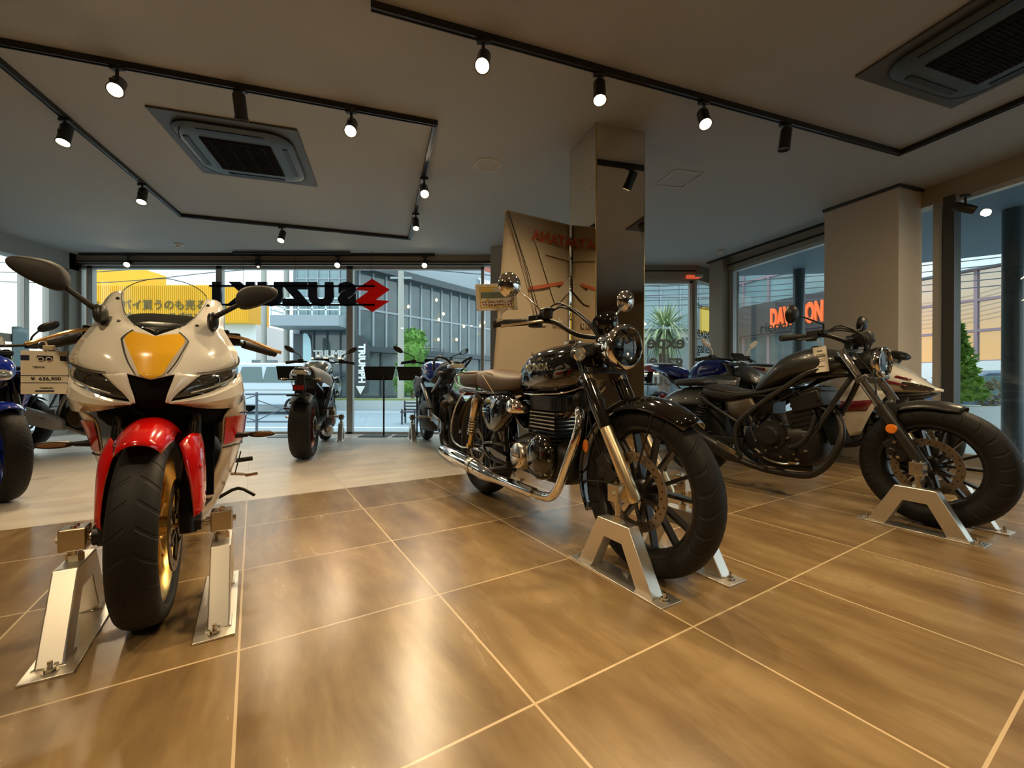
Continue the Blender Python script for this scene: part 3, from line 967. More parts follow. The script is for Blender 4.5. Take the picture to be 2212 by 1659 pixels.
def balcony_building():
    Y = 19.0
    t = empty('glass_dealership', (-8, Y, 0), 0, 'glass fronted dealership across the road with a grey balcony and white name on its pane', 'building')
    X = lambda px, y=Y: (px - 1106) / 905 * y + 8
    Z = lambda py, y=Y: .756 + (828 - py) / 905 * y
    x0, x1 = X(618), X(757)
    obj('balcony', G().box(((x0 + x1) / 2, -.6, (Z(691) + Z(713)) / 2), (x1 - x0, 1.4, Z(691) - Z(713))), BGRY, t, smooth=0, bevel=.02)
    g = G()
    for i in range(3):
        z = Z(690) + .22 + i * .24
        g.bar((x0, -1.2, z), (x1, -1.2, z), .05, .05)
        g.bar((x0, -1.2, z), (x0, .3, z), .05, .05)
    for i in range(6):
        x = x0 + (x1 - x0) * i / 5
        g.box((x, -1.2, Z(690) + .36), (.05, .05, .74))
    obj('railing', g, BWHT, t, smooth=0)
    xa = X(640)
    windows_on(t, (xa, 0.), (x1, 0.), Z(690), Z(560), 5, 3, BGRY, GLB)
    windows_on(t, (xa, .4), (x1, .4), 0.1, Z(713), 4, 3, BDRK, GLD)
    obj('column', G().box((X(765), -.3, 3.2), (.36, .36, 6.8)).box((X(645), .3, 1.5), (.5, .5, 3.)), BDRK, t, smooth=0)
    obj('wall', G().box((X(700), 3.5, 3.6), (x1 - xa, 6, 7.2)).box((X(632), .9, 4.2), (.6, .6, 7.6)), BGRY, t, smooth=0)
    # long wing receding to the right
    A, B = (X(770), .3), (X(770) + 11.5, 15.5)
    d = unit(V3((B[0] - A[0], B[1] - A[1], 0)))
    windows_on(t, A, B, 2.4, 6.0, 26, 2, BGRY, mat('smoky_curtain_glass', (.085, .125, .135), .08, spec=1., var=.6, vscale=.9), fw=.09)
    windows_on(t, A, B, .1, 2.3, 16, 1, BDRK, GLD, fw=.1)
    n = V3((d[1], -d[0], 0))
    g = G().box(((A[0] + B[0]) / 2 + n[0] * .2, (A[1] + B[1]) / 2 + n[1] * .2, 6.12), (19.5, .7, .34), (d, n, (0, 0, 1)))
    g.box(((A[0] + B[0]) / 2 + n[0] * .1, (A[1] + B[1]) / 2 + n[1] * .1, 2.35), (19.3, .4, .26), (d, n, (0, 0, 1)))
    obj('cornice', g, BDRK, t, smooth=0)
    g = G().box(((A[0] + B[0]) / 2, (A[1] + B[1]) / 2, 7.0), (19.3, .3, 1.5), (d, n, (0, 0, 1)))
    obj('fascia', g, BGRY, t, smooth=0)
    g = G().box(((A[0] + B[0]) / 2 - n[0] * 3, (A[1] + B[1]) / 2 - n[1] * 3, 4.5), (19.3, 5.4, 8.9), (d, n, (0, 0, 1)))
    obj('upper_storey', g, ORGB, t, smooth=0)
    q = V3((A[0], A[1], 0)) + d * 9.2 + n * .30
    wh = mat('white_signage', (.85, .88, .88), .5)
    text('lettering', 'TRIUMPH', .62, wh, (q[0], q[1], 6.9), (tuple(d), (0, 0, 1)), t, ext=.02, bold=.02)
    zs = Z(765)
    text('lettering', 'TRIUMPH', .44, wh, (X(712), .25, zs), ((1, 0, 0), (0, 0, 1)), t, ext=.01, bold=.022, sx=.92)
    g = G()
    g.tube([(X(678), .25, zs - .50), (X(690), .25, zs - .30), (X(710), .25, zs - .28), (X(722), .25, zs - .42), (X(735), .25, zs - .28), (X(744), .25, zs + .1)], .035, 6, k=6)
    g.prism([(-.22, .2), (.22, .2), (0, -.28)], (X(752), .25, zs), (1, 0, 0), (0, 0, 1), .02)
    obj('swoosh', g, wh, t)
    g = G()
    for i in range(14):
        random.seed(i + 3)
        q = V3((A[0], A[1], 0)) + d * random.uniform(1, 17) - n * -.16
        g.ell((q[0], q[1], random.uniform(2.9, 5.4)), (.07, .07, .09), 8, 6)
    for i in range(6):
        g.box((X(665) + i * .33, .34, 1.9 + .1 * (i % 2)), (.18, .06, .06))
    obj('pendant_lamp', g, WARM, t)
balcony_building()

def feather_flag(x, y, h, w, m, txt, label, tm):
    t = empty('feather_flag', (x, y, 0), 0, label, 'flag')
    pts = [(0, .25), (w, .32), (w * 1.08, h * .72), (w * .95, h * .9), (w * .6, h * .985), (w * .2, h), (0, h * .96)]
    poly = [(p[0], p[1]) for p in pts]
    obj('cloth', G().prism(poly, (0, 0, 0), (1, 0, 0), (0, 0, 1), .02), m, t, smooth=0)
    obj('pole', G().cyl((0, 0, 0), (0, 0, h), .025, n=8).box((0, 0, .04), (.5, .5, .08)), BDRK, t)
    if txt:
        text('lettering', txt, w * .62, tm, (w * .52, -.03, h * .56), ((0, 0, -1), (1, 0, 0)), t, ext=.005, bold=.02, sx=1.05)
        g = G().prism([(-.2, .17), (.2, .17), (0, -.2)], (w * .45, -.03, h * .16), (1, 0, 0), (0, 0, 1), .02)
        obj('emblem', g, tm, t, smooth=0)
feather_flag(-6.85, 18.2, 2.85, .62, mat('charcoal_flag', (.05, .06, .065), .7), 'TRIUMPH', 'charcoal feather flag with white vertical name beside the window mullion', mat('white_signage', (.85, .88, .88)))
feather_flag(-9.2, 18.4, 2.95, .36, mat('pale_blue_flag', (.45, .66, .72), .6), '', 'pale blue feather flag left of the dealership door', None)

def leaves(g, c, r, n, s, seed=1, squash=1.):
    rnd = random.Random(seed)
    for i in range(n):
        u = V3((rnd.gauss(0, 1), rnd.gauss(0, 1), rnd.gauss(0, 1)))
        u = unit(u) * (rnd.uniform(.55, 1.04))
        p = V3(c) + u * V3(r)
        a, b = unit(V3((rnd.gauss(0, 1), rnd.gauss(0, 1), rnd.gauss(0, .7)))), None
        b = unit(np.cross(a, (rnd.random(), rnd.random(), 1)))
        k = s * rnd.uniform(.6, 1.3)
        g.add([p - a * k, p + b * k * .45, p + a * k, p - b * k * .45], [(0, 1, 2, 3)])
    return g
LEAF = mat('bright_foliage', (.17, .36, .07), .6, var=.5, vscale=3)
LEAF2 = mat('grey_green_foliage', (.28, .40, .18), .6, var=.5, vscale=3)
BARK = mat('bark', (.14, .10, .07), .8)
def tree(x, y, blobs, n, s, m, label, cat='tree', trunk=1.2, name='round_tree'):
    t = empty(name, (x, y, 0), 0, label, cat)
    g = G()
    for i, (cx, cy, cz, rx, ry, rz) in enumerate(blobs):
        leaves(g, (cx, cy, cz), (rx, ry, rz), n, s, i + int(abs(x) * 7))
        g.ell((cx, cy, cz), (rx * .75, ry * .75, rz * .75), 12, 8)
    obj('foliage', g, m, t, smooth=0, fix=False)
    obj('trunk', G().cyl((0, 0, .02), (0, 0, trunk), .09, .06, n=8), BARK, t)
tree(-4.55, 19.2, [(0, 0, 2.25, .78, .7, .85), (.05, 0, 2.8, .62, .6, .5), (-.1, 0, 1.45, .75, .6, .75), (-.3, 0, .75, .6, .5, .6)], 520, .10, LEAF, 'clipped bright green tree beside the utility pole across the road')
tree(-3.1, 18.8, [(0, 0, .8, .55, .5, .7), (.7, .2, .95, .6, .5, .6), (1.5, .2, .8, .55, .5, .5)], 380, .10, LEAF2, 'loose green shrubs right of the clipped tree', 'shrub', .4, 'leafy_shrub')

def utility_pole(x, y, h, r, label):
    t = empty('utility_pole', (x, y, 0), 0, label, 'utility pole')
    obj('pole', G().cyl((0, 0, -.0), (0, 0, h), r, r * .75, n=12), mat('concrete_pole', (.42, .42, .38), .8), t)
    obj('cross_arm', G().box((0, 0, h * .78), (1.4, .08, .08)).box((0, 0, h * .7), (.9, .08, .08)), BGRY, t, smooth=0)
utility_pole(-4.75, 17.9, 7.5, .15, 'grey concrete utility pole in front of the clipped tree')
utility_pole(-10.5, 19.5, 9, .14, 'thin utility pole between the yellow shop and the balcony building')
utility_pole(-11.2, 18.9, 9, .13, 'slim pole standing left of the balcony building')
def cables():
    for i, (z0, z1, y0) in enumerate(((5.2, 5.5, 15), (5.6, 5.2, 15), (6.1, 6.6, 15), (4.9, 5.0, 15.5), (6.4, 5.7, 16))):
        P = [(-30, y0 + 4, z0 + .8), (-18, y0 + 2, z0), (-10.5, y0 + 1, z0 + .3), (-4, y0, z1), (6, y0 + 1, z1 - .4), (16, y0 - 2, z1)]
        obj('overhead_cable', G().tube(P, .018, 5, k=6), BDRK, label='dark overhead cable crossing the street, one of a bundle', cat='cable', group='overhead cables over the street')
    for i in range(7):
        P = [(2.0 + i * .2, 13.5, 3.2 + i * .16), (8, 10.5, 2.9 + i * .15), (16, 7.5, 3.2 + i * .17)]
        obj('overhead_cable', G().tube(P, .012, 5, k=6), BDRK, label='dark overhead cable crossing the street beyond the right windows', cat='cable', group='overhead cables beyond the right windows')
cables()

GLASSV = mat('vehicle_window', (.10, .17, .17), .05, coat=1)
def vehicle(name, loc, rz, L_, W_, H_, paint, label, cat, van=True):
    t = empty(name, loc, rz, label, cat)
    h = H_
    if van:
        side = [(-L_ / 2, .32), (-L_ / 2, .9), (-L_ / 2 + .08, h * .62), (-L_ / 2 + .22, h - .08), (-L_ / 2 + .4, h), (L_ / 2 - 1.2, h), (L_ / 2 - .95, h - .07), (L_ / 2 - .62, h * .62), (L_ / 2 - .12, h * .52), (L_ / 2, h * .40), (L_ / 2, .32)]
    else:
        side = [(-L_ / 2, .35), (-L_ / 2, h * .58), (-L_ / 2 + .3, h * .64), (-L_ / 2 + .85, h - .05), (-L_ / 2 + 1.2, h), (L_ / 2 - 1.9, h - .03), (L_ / 2 - 1.15, h * .66), (L_ / 2 - .15, h * .55), (L_ / 2, h * .42), (L_ / 2, .32)]
    g = G().prism(side, (0, 0, 0), (1, 0, 0), (0, 0, 1), W_)
    obj('body', g, paint, t, bevel=.06, bseg=3)
    z0, z1 = h * .62, h - .14
    g = G()
    if van:
        spans = ((-L_ / 2 + .3, -.35), (-.25, L_ / 2 - 1.5), (L_ / 2 - 1.42, L_ / 2 - .95))
    else:
        spans = ((-L_ / 2 + .95, -.15), (-.08, L_ / 2 - 1.75))
    for s in (-1, 1):
        for a, b in spans:
            g.prism([(a, z0), (b + .12, z0), (b - .03, z1), (a + .05, z1)], (0, s * (W_ / 2 + .004), 0), (1, 0, 0), (0, 0, 1), .02)
    xx = L_ / 2 - (.80 if van else 1.5)
    g.bar((xx + (.14 if van else .28), 0, z0), (xx - (.16 if van else .3), 0, z1 + .03), W_ * .86, .03, up=(1, 0, 0))
    obj('side_window', g, GLASSV, t, smooth=0)
    g = G()
    for sx in (-1, 1):
        for s in (-1, 1):
            g.lathe([(.12, -.11), (.27, -.11), (.31, -.08), (.31, .08), (.27, .11), (.12, .11)], (sx * (L_ / 2 - .72), s * (W_ / 2 - .1), .31), (0, 1, 0), 20)
    obj('tyre', g, TYRE, t)
    g = G()
    for sx in (-1, 1):
        for s in (-1, 1):
            g.lathe([(0, s * .1), (.05, s * .12), (.19, s * .11), (.2, s * .08)], (sx * (L_ / 2 - .72), s * (W_ / 2 - .1), .31), (0, 1, 0), 16)
    obj('wheel', g, ALU2, t)
    obj('trim', G().box((0, W_ / 2 + .01, h * .48), (L_ * .8, .012, .02)).box((0, -W_ / 2 - .01, h * .48), (L_ * .8, .012, .02)).box((.2, -W_ / 2 - .02, h * .54), (.2, .03, .03)).box((-.9, -W_ / 2 - .02, h * .54), (.2, .03, .03)), ALU2, t)
    return t
vehicle('van', (-8.9, 15.4, -.35), pi, 4.0, 1.7, 1.80, mat('silver_blue_car_paint', (.62, .70, .76), .25, metal=.1, coat=1), 'silver blue van parked across the road behind the pipe fence', 'van')
vehicle('car', (10.3, 9.0, -.35), radians(150), 4.5, 1.75, 1.42, mat('dark_blue_car_paint', (.05, .09, .15), .15, metal=.4, coat=1), 'dark blue car parked beyond the conifer outside the right window', 'car', False)
vehicle('car', (8.3, 11.6, -.35), radians(165), 4.2, 1.7, 1.45, mat('silver_car_paint', (.42, .45, .47), .2, metal=.5, coat=1), 'silver car parked behind the dark blue one', 'car', False)

def pipe_fence():
    g = G()
    x0, x1, y = -9.5, -3.9, 8.7
    FN = mat('grey_blue_pipe', (.16, .20, .24), .5, metal=.3)
    t = empty('pipe_fence', (-6.7, y, 0), 0, 'low grey pipe fence with crossing arcs at the kerb in front of the van', 'fence')
    obj('rail', G().cyl((-2.8, 0, .52), (2.8, 0, .52), .022, n=8).cyl((-2.8, 0, -.05), (2.8, 0, -.05), .018, n=8), FN, t)
    for i in range(5):
        x = -2.8 + i * 1.4
        obj('post', G().cyl((x, 0, -.35), (x, 0, .56), .026, n=8), FN, t)
    for i in range(4):
        x = -2.8 + i * 1.4
        obj('brace', G().tube([(x, 0, -.03), (x + .5, 0, .2), (x + 1.4, 0, .5)], .012, 6, k=5).tube([(x, 0, .40), (x + .6, 0, .2), (x + 1.4, 0, -.03)], .012, 6, k=5), FN, t)
pipe_fence()
def slat_bench():
    t = empty('slatted_chair', (-2.78, 11.4, -.35), 0, 'dark slatted wooden chair on the pavement beyond the front window', 'chair')
    m = mat('dark_grey_wood', (.06, .065, .07), .7)
    for x in (-.17, .17):
        for y in (-.16, .2):
            obj('leg', G().box((x, y, .20), (.04, .04, .42)), m, t, smooth=0)
    for i in range(3):
        obj('slat', G().box((0, .2, .38 + i * .09), (.42, .025, .04)), m, t, smooth=0)
    obj('seat', G().box((0, .02, .33), (.42, .42, .03)), m, t, smooth=0)
    obj('back_post', G().box((-.19, .2, .4), (.04, .04, .44)).box((.19, .2, .4), (.04, .04, .44)), m, t, smooth=0)
slat_bench()

# ---- beyond the corner panes: palm, shops; beyond the right wall: glass building with name band
def palm(x, y):
    t = empty('palm_tree', (x, y, 0), 0, 'shaggy palm tree outside the pane right of the mirrored pillar', 'palm')
    obj('trunk', G().cyl((0, 0, -.35), (.05, 0, 1.9), .13, .10, n=10), BARK, t)
    rnd = random.Random(5)
    g = G()
    for i in range(230):
        a = rnd.uniform(0, 2 * pi)
        el = rnd.uniform(-1.2, 1.2)
        L_ = rnd.uniform(.45, .8)
        d = V3((cos(a) * cos(el), sin(a) * cos(el), sin(el)))
        p0 = V3((.05, 0, 2.0)) + d * .1
        p1 = p0 + d * L_ * .5
        p2 = p0 + d * L_ * .85 + V3((0, 0, -.2 * (1 - sin(el))))
        s = unit(np.cross(d, (0, 0, 1))) * .016
        g.add([p0 - s, p0 + s, p1 + s * 1.2, p1 - s * 1.2, p2], [(0, 1, 2, 3), (3, 2, 4)])
    obj('frond', g, mat('palm_leaf', (.30, .38, .20), .6, var=.5, vscale=5), t, smooth=0, fix=False)
palm(3.35, 9.3)
def corner_shop():
    t = empty('corner_shop', (6.5, 17, 0), 0, 'pale shop front with white pane grid seen behind the palm', 'building')
    obj('wall', G().box((-.55, 2, 2.9), (5.0, 3.6, 5.8)), BPAL, t, smooth=0)
    windows_on(t, (-2.9, 0), (1.9, 0), 3.0, 5.6, 6, 2, BGRY, GLB)
    windows_on(t, (-2.9, 0), (1.9, 0), .1, 2.6, 5, 1, BDRK, GLD)
    obj('lamp_strip', G().box((-.6, -.15, 1.2), (1.2, .05, .12)).box((1.2, -.15, 1.4), (.9, .05, .1)), WARM, t, smooth=0)
    obj('signboard', G().box((1.2, -.6, 3.25), (.62, .2, 1.0)), mat('yellow_sign_panel', (.85, .55, .05), .5), t, smooth=0)
corner_shop()
def band_building():
    # facade line parallel to the right wall, on the far side of the side street
    P = lambda s: (16.2 - .378 * s, s)
    t = empty('glass_corner_building', (0, 0, 0), 0, 'two storey glass building with a dark name band beyond the right windows', 'building')
    A, B = P(19.5), P(13.2)
    C_, D_ = P(13.2), P(4.0)
    MAU = mat('mauve_window_frame', (.30, .22, .26), .5)
    REFL = mat('mirror_shop_glass', (.42, .42, .40), .04, metal=.75)
    windows_on(t, A, B, 3.9, 6.0, 6, 2, MAU, GLB, fw=.09)
    windows_on(t, A, B, .1, 2.7, 6, 1, MAU, GLD, fw=.09)
    windows_on(t, C_, D_, 1.35, 3.75, 12, 3, MAU, REFL, fw=.07)
    d = unit(V3((B[0] - A[0], B[1] - A[1], 0)))
    n = V3((d[1], -d[0], 0))
    def band(a, b, z0, z1, m, name, off=0., th=.3):
        a, b = V3((*a, 0)), V3((*b, 0))
        obj(name, G().box((a + b) / 2 + n * off + V3((0, 0, (z0 + z1) / 2)), (np.linalg.norm(b - a), th, z1 - z0), (d, n, (0, 0, 1))), m, t, smooth=0)
    band(A, B, 2.7, 3.9, mat('dark_name_band', (.045, .045, .05), .5), 'name_band', .15)
    band(C_, D_, .05, 1.35, BWHT, 'plinth_wall', .1)
    band(C_, D_, 3.75, 6.2, BWHT, 'upper_wall', .1)
    band(A, D_, 0, 6.6, BDRK, 'rear_wall', -1.2, 2.)
    q = V3((*P(15.15), 0)) + n * .34
    text('lettering', 'DAVIDSON', .95, mat('orange_signage', (.85, .13, .03), .5, emit=(1, .2, .04), estr=.35), (q[0], q[1], 3.2), (tuple(d), (0, 0, 1)), t, ext=.03, bold=.045, sx=.40)
    q = V3((*P(8.6), 0)) + n * .3
    g = G()
    for i in range(5):
        g.box(q + d * (i * .28 - .6) + V3((0, 0, .75)), (.04, .06, .7), (d, n, (0, 0, 1)))
    for j in range(4):
        g.box(q + V3((0, 0, .42 + j * .22)), (1.3, .06, .04), (d, n, (0, 0, 1)))
    obj('window_bars', g, MAU, t, smooth=0)
band_building()
CAN = mat('blue_grey_canopy', (.10, .15, .19), .6, var=.1, vscale=3)
g = G().prism([rw(-.2, .16)[:2], (3.9, 7.3), (5.25, 7.15), (6.6, 6.35), (7.6, 5.7), (9.0, 3.6), (9.6, -2), rw(8.5, .16)[:2]], (0, 0, 2.75), (1, 0, 0), (0, 1, 0), .22)
obj('canopy', g, CAN, smooth=0, label='dark blue grey canopy outside over the right windows', cat='canopy')
for (x, y, r), l in (((4.72, 6.9, .085), 'dark round canopy post outside between the corner column and the box column'), ((5.38, 4.5, .085), 'dark round canopy post outside at the right edge')):
    obj('canopy_post', G().cyl((x, y, -.25), (x, y, 2.66), r, n=20), mat('dark_post_paint', (.035, .05, .058), .35, coat=.4), label=l, cat='post')
def conifer(x, y, label):
    t = empty('potted_conifer', (x, y, 0), 0, label, 'conifer')
    g = G()
    for i, (z, r) in enumerate(((.62, .30), (.78, .27), (.95, .22), (1.1, .18), (1.25, .13), (1.4, .08), (1.52, .04))):
        leaves(g, (0, 0, z), (r, r, .12), 330, .055, i)
        g.ell((0, 0, z), (r * .7, r * .7, .11), 10, 6)
    obj('foliage', g, mat('lime_conifer', (.28, .50, .07), .6, var=.4, vscale=9), t, smooth=0, fix=False)
    obj('planter', G().box((.3, 0, .10), (1.6, .36, .70)), BWHT, t, bevel=.01)
    g = G()
    leaves(g, (.45, -.02, .62), (.32, .15, .2), 260, .05, 9)
    obj('dry_plant', g, mat('dry_twigs', (.42, .36, .26), .8), t, smooth=0, fix=False)
conifer(6.45, 6.05, 'lime green conifer in a white planter outside the right window')
# ================================================================ motorcycle parts shared by all machines
def arcpt(cx, cz, r, a):
    a = radians(a)
    return cx + r * cos(a), cz + r * sin(a)
def wheel(root, x, R, w, rr, m_rim, nsp=7, style='pair', discs=(), hub=.04, lip=None, detail=True, name='wheel', sw=.014):
    """cast wheel standing on the ground at local x; tyre and brake discs are its children"""
    n = 56 if detail else 36
    o = (x, 0, R)
    g = G()
    prof = [(rr + .008, -.37 * w), (rr - .004, -.37 * w), (rr - .018, -.25 * w), (rr - .024, 0), (rr - .018, .25 * w), (rr - .004, .37 * w), (rr + .008, .37 * w), (rr + .012, .32 * w), (rr - .006, .2 * w), (rr - .008, 0), (rr - .006, -.2 * w), (rr + .012, -.32 * w)]
    g.lathe(prof, (0, 0, 0), (0, 1, 0), n, closed=True)
    g.lathe([(.0, -.05), (hub * .8, -.05), (hub, -.03), (hub, .03), (hub * .8, .05), (0, .05)], (0, 0, 0), (0, 1, 0), 20)
    ri = rr - .014
    for i in range(nsp):
        a = 2 * pi * (i + .25) / nsp
        def pt(r, da, y=0):
            return (r * cos(a + da), y, r * sin(a + da))
        if style == 'pair':
            for s in (-1, 1):
                g.bar(pt(hub * .8, s * .1), pt(ri, s * .20), sw, .032, (0, 1, 0), sw * .9, .030)
        elif style == 'Y':
            mid = rr * .55
            g.bar(pt(hub * .8, 0), pt(mid, 0), sw * 1.9, .036, (0, 1, 0), sw * 1.6, .032)
            for s in (-1, 1):
                g.bar(pt(mid * .97, 0), pt(ri, s * .2), sw * 1.2, .03, (0, 1, 0), sw, .028)
        else:
            g.bar(pt(hub * .8, 0), pt(ri, 0), sw * 1.8, .036, (0, 1, 0), sw * 1.3, .03)
    wo = obj(name, g, m_rim, root, loc=o, smooth=38)
    h = R - rr
    P = [(rr + .004, -.34 * w), (rr + .02, -.42 * w), (rr + .35 * h, -.485 * w), (rr + .58 * h, -.5 * w), (rr + .75 * h, -.455 * w), (rr + .88 * h, -.36 * w), (rr + .96 * h, -.22 * w), (R - .0012, -.085 * w), (R - .0004, -.02 * w)]
    P = P + [(r, -y) for r, y in P[::-1]] + [(rr - .004, .3 * w), (rr - .004, -.3 * w)]
    obj('tyre', G().lathe(P, (0, 0, 0), (0, 1, 0), n, closed=True), TYRE, wo, smooth=50)
    for y, rd in discs:
        g = G()
        g.lathe([(rd * .76, y - .0025), (rd, y - .0025), (rd, y + .0025), (rd * .76, y + .0025)], (0, 0, 0), (0, 1, 0), 48, closed=True)
        g.m = 1
        if detail:
            for i in range(30):
                a = 2 * pi * i / 30
                r = rd * (.83 + .05 * (i % 3))
                for s in (-1, 1):
                    g.cyl((r * cos(a), y + s * .0020, r * sin(a)), (r * cos(a), y + s * .0029, r * sin(a)), .0042, n=8)
        for i in range(6):
            a = 2 * pi * (i + .5) / 6
            g.bar((hub * cos(a), y, hub * sin(a)), (rd * .79 * cos(a + .22), y, rd * .79 * sin(a + .22)), .016, .006, (0, 1, 0))
        g.m = 0
        for i in range(6):
            a = 2 * pi * (i + .5) / 6 + .2
            s = 1 if y > 0 else -1
            g.cyl((rd * .74 * cos(a), y, rd * .74 * sin(a)), (rd * .74 * cos(a), y + s * .008, rd * .74 * sin(a)), .008, n=10)
        obj('brake_disc', g, [mat('brake_disc_steel', (.30, .25, .19), .35, metal=1), BLK], wo, smooth=30)
    return wo
def fender(root, cx, cz, R, a0, a1, w, drop, m, name='front_fender', n=22, th=.003, flare=0.):
    rows = []
    for i in range(n + 1):
        a = a0 + (a1 - a0) * i / n
        row = []
        tp = 1. - .25 * max(0, 1 - i / 3.) - .25 * max(0, 1 - (n - i) / 3.)
        for j in range(13):
            u = -1 + 2 * j / 12
            r = R - drop * abs(u) ** 2.6 * tp + flare * (i == n)
            X, Z = arcpt(cx, cz, r, a)
            row.append((X, u * w / 2 * (tp if tp < 1 else 1), Z))
        rows.append(row)
    return obj(name, G().grid(rows), m, root, solid=th, smooth=60)
def spring(g, p0, p1, r, wire, turns):
    p0, p1 = V3(p0), V3(p1)
    u, w = frame(p1 - p0)
    n = turns * 12
    return g.tube([p0 + (p1 - p0) * i / n + (u * cos(2 * pi * i / 12) + w * sin(2 * pi * i / 12)) * r for i in range(n + 1)], wire, 6)
def axle_stand(origin, yaw, ya, yb, zax, label, xo=0., side=-1):
    """aluminium A-shaped floor bracket with a clamp block that holds the front axle"""
    c, s = cos(radians(yaw)), sin(radians(yaw))
    t = empty('axle_stand', (origin[0], origin[1], 0), radians(yaw), label, 'motorcycle stand', 'aluminium axle stands')
    ym = (ya + yb) / 2
    obj('base_plate', G().box((-.005 + xo, ym, .003), (.50, yb - ya, .006)), ALU, t, bevel=.0012)
    yf = ym + (.008 if side < 0 else -.008)
    out = [(-.205, .006), (-.088, .222), (.078, .222), (.195, .006), (.118, .006), (.043, .150), (-.052, .150), (-.128, .006)]
    obj('frame', G().prism([(p[0] + xo, p[1]) for p in out], (0, yf, 0), (1, 0, 0), (0, 0, 1), .056), ALU, t, smooth=0, bevel=.004, bseg=3)
    g = G()
    g.cyl((xo, yf, .215), (xo, yf, zax), .012, n=16)
    g.cyl((xo, yf, .222), (xo, yf, .242), .021, n=6)
    g.cyl((xo, yf, zax - .050), (xo, yf, zax - .034), .017, n=16)
    obj('spindle', g, STL, t)
    g = G().box((xo, yf, zax), (.056, .062, .068))
    obj('clamp_block', g, STL, t, smooth=0, bevel=.004)
    g = G()
    yw = -.050 * side
    g.cyl((xo, yf + .030 * side, zax), (xo * .1, yw, zax), .0075, n=12)
    g.cyl((xo, yf - .031 * side, zax), (xo, yf - .040 * side, zax), .011, n=6)
    g.cyl((xo, yf + .030 * side, zax), (xo, yf + .046 * side, zax), .014, n=12)
    for dx in (-.015, .015):
        g.cyl((xo + dx, yf, zax + .030), (xo + dx, yf, zax + .040), .007, n=6)
    obj('axle_pin', g, STL, t)
    for dx in (-.225, .215):
        g = G().cyl((dx + xo, ym, .006), (dx + xo, ym, .034), .0055, n=10).cyl((dx + xo, ym, .006), (dx + xo, ym, .017), .012, n=6).cyl((dx + xo, ym, .006), (dx + xo, ym, .0085), .017, n=16)
        obj('anchor_bolt', g, STL, t)
    for x0, x1 in ((-.205, -.128), (.118, .195)):
        g = G().tube([(x0 + xo, yf - .030, .007), (x1 + xo, yf - .030, .007), (x1 + xo, yf + .030, .007), (x0 + xo, yf + .030, .007)], .0045, 6, closed=True)
        obj('weld_bead', g, ALU, t, smooth=60)
    return t
def cable(root, pts, r=.004, m=None, name='cable', k=6):
    return obj(name, G().tube(pts, r, 7, k=k), m or BLK, root, smooth=80)
def mirror_round(root, c, r, stem, m, back=1, name='mirror', face=(-1, 0, .1)):
    g = G()
    d = unit(face)
    g.lathe([(0, .030), (r * .5, .027), (r * .85, .015), (r, 0), (r, -.008), (r * .9, -.010), (0, -.008)], c, -d, 28)
    g.tube(stem, .0055, 8, k=6)
    mo = obj(name, g, m, root, smooth=50)
    obj('mirror_glass', G().lathe([(0, .0085), (r * .9, .0105)], c, d, 28), mat('mirror_face', (.75, .78, .78), .02, metal=1), mo)
    return mo
def spoke_lamp(root, c, r, m_shell, m_ring, depth, name='headlight', facing=(1, 0, 0)):
    d = unit(facing)
    g = G().lathe([(0, -depth), (r * .35, -depth * .98), (r * .72, -depth * .82), (r * .93, -depth * .5), (r * .99, -depth * .15), (r * 1.0, 0), (r * .92, .002)], c, d, 40)
    h = obj(name, g, m_shell, root, smooth=60)
    obj('bezel', G().lathe([(r * .97, -.03), (r * 1.05, -.02), (r * 1.06, 0), (r * 1.0, .014), (r * .90, .016), (r * .86, .004), (r * .86, -.01)], c, d, 48), m_ring, h, smooth=60)
    g = G().lathe([(0, .012), (r * .5, .010), (r * .86, .002)], c, d, 40)
    obj('lens', g, SCRN, h, smooth=60)
    q = V3(c)
    g = G().lathe([(0, -.03), (r * .7, -.025), (r * .86, -.004)], c, d, 32)
    obj('reflector', g, mat('lamp_reflector', (.30, .30, .26), .1, metal=1), h, smooth=60)
    g = G()
    u, w = frame(d)
    w = V3((0, 0, 1)); u = np.cross(w, d)
    g.box(q - d * .006, (.008, r * 1.6, .010), (d, u, w)).box(q - d * .006, (.008, .008, r * .9), (d, u, w))
    g.lathe([(r * .60, -.012), (r * .64, -.008), (r * .60, -.004)], c, d, 32, closed=True)
    obj('lamp_divider', g, BLK, h, smooth=40)
    return h

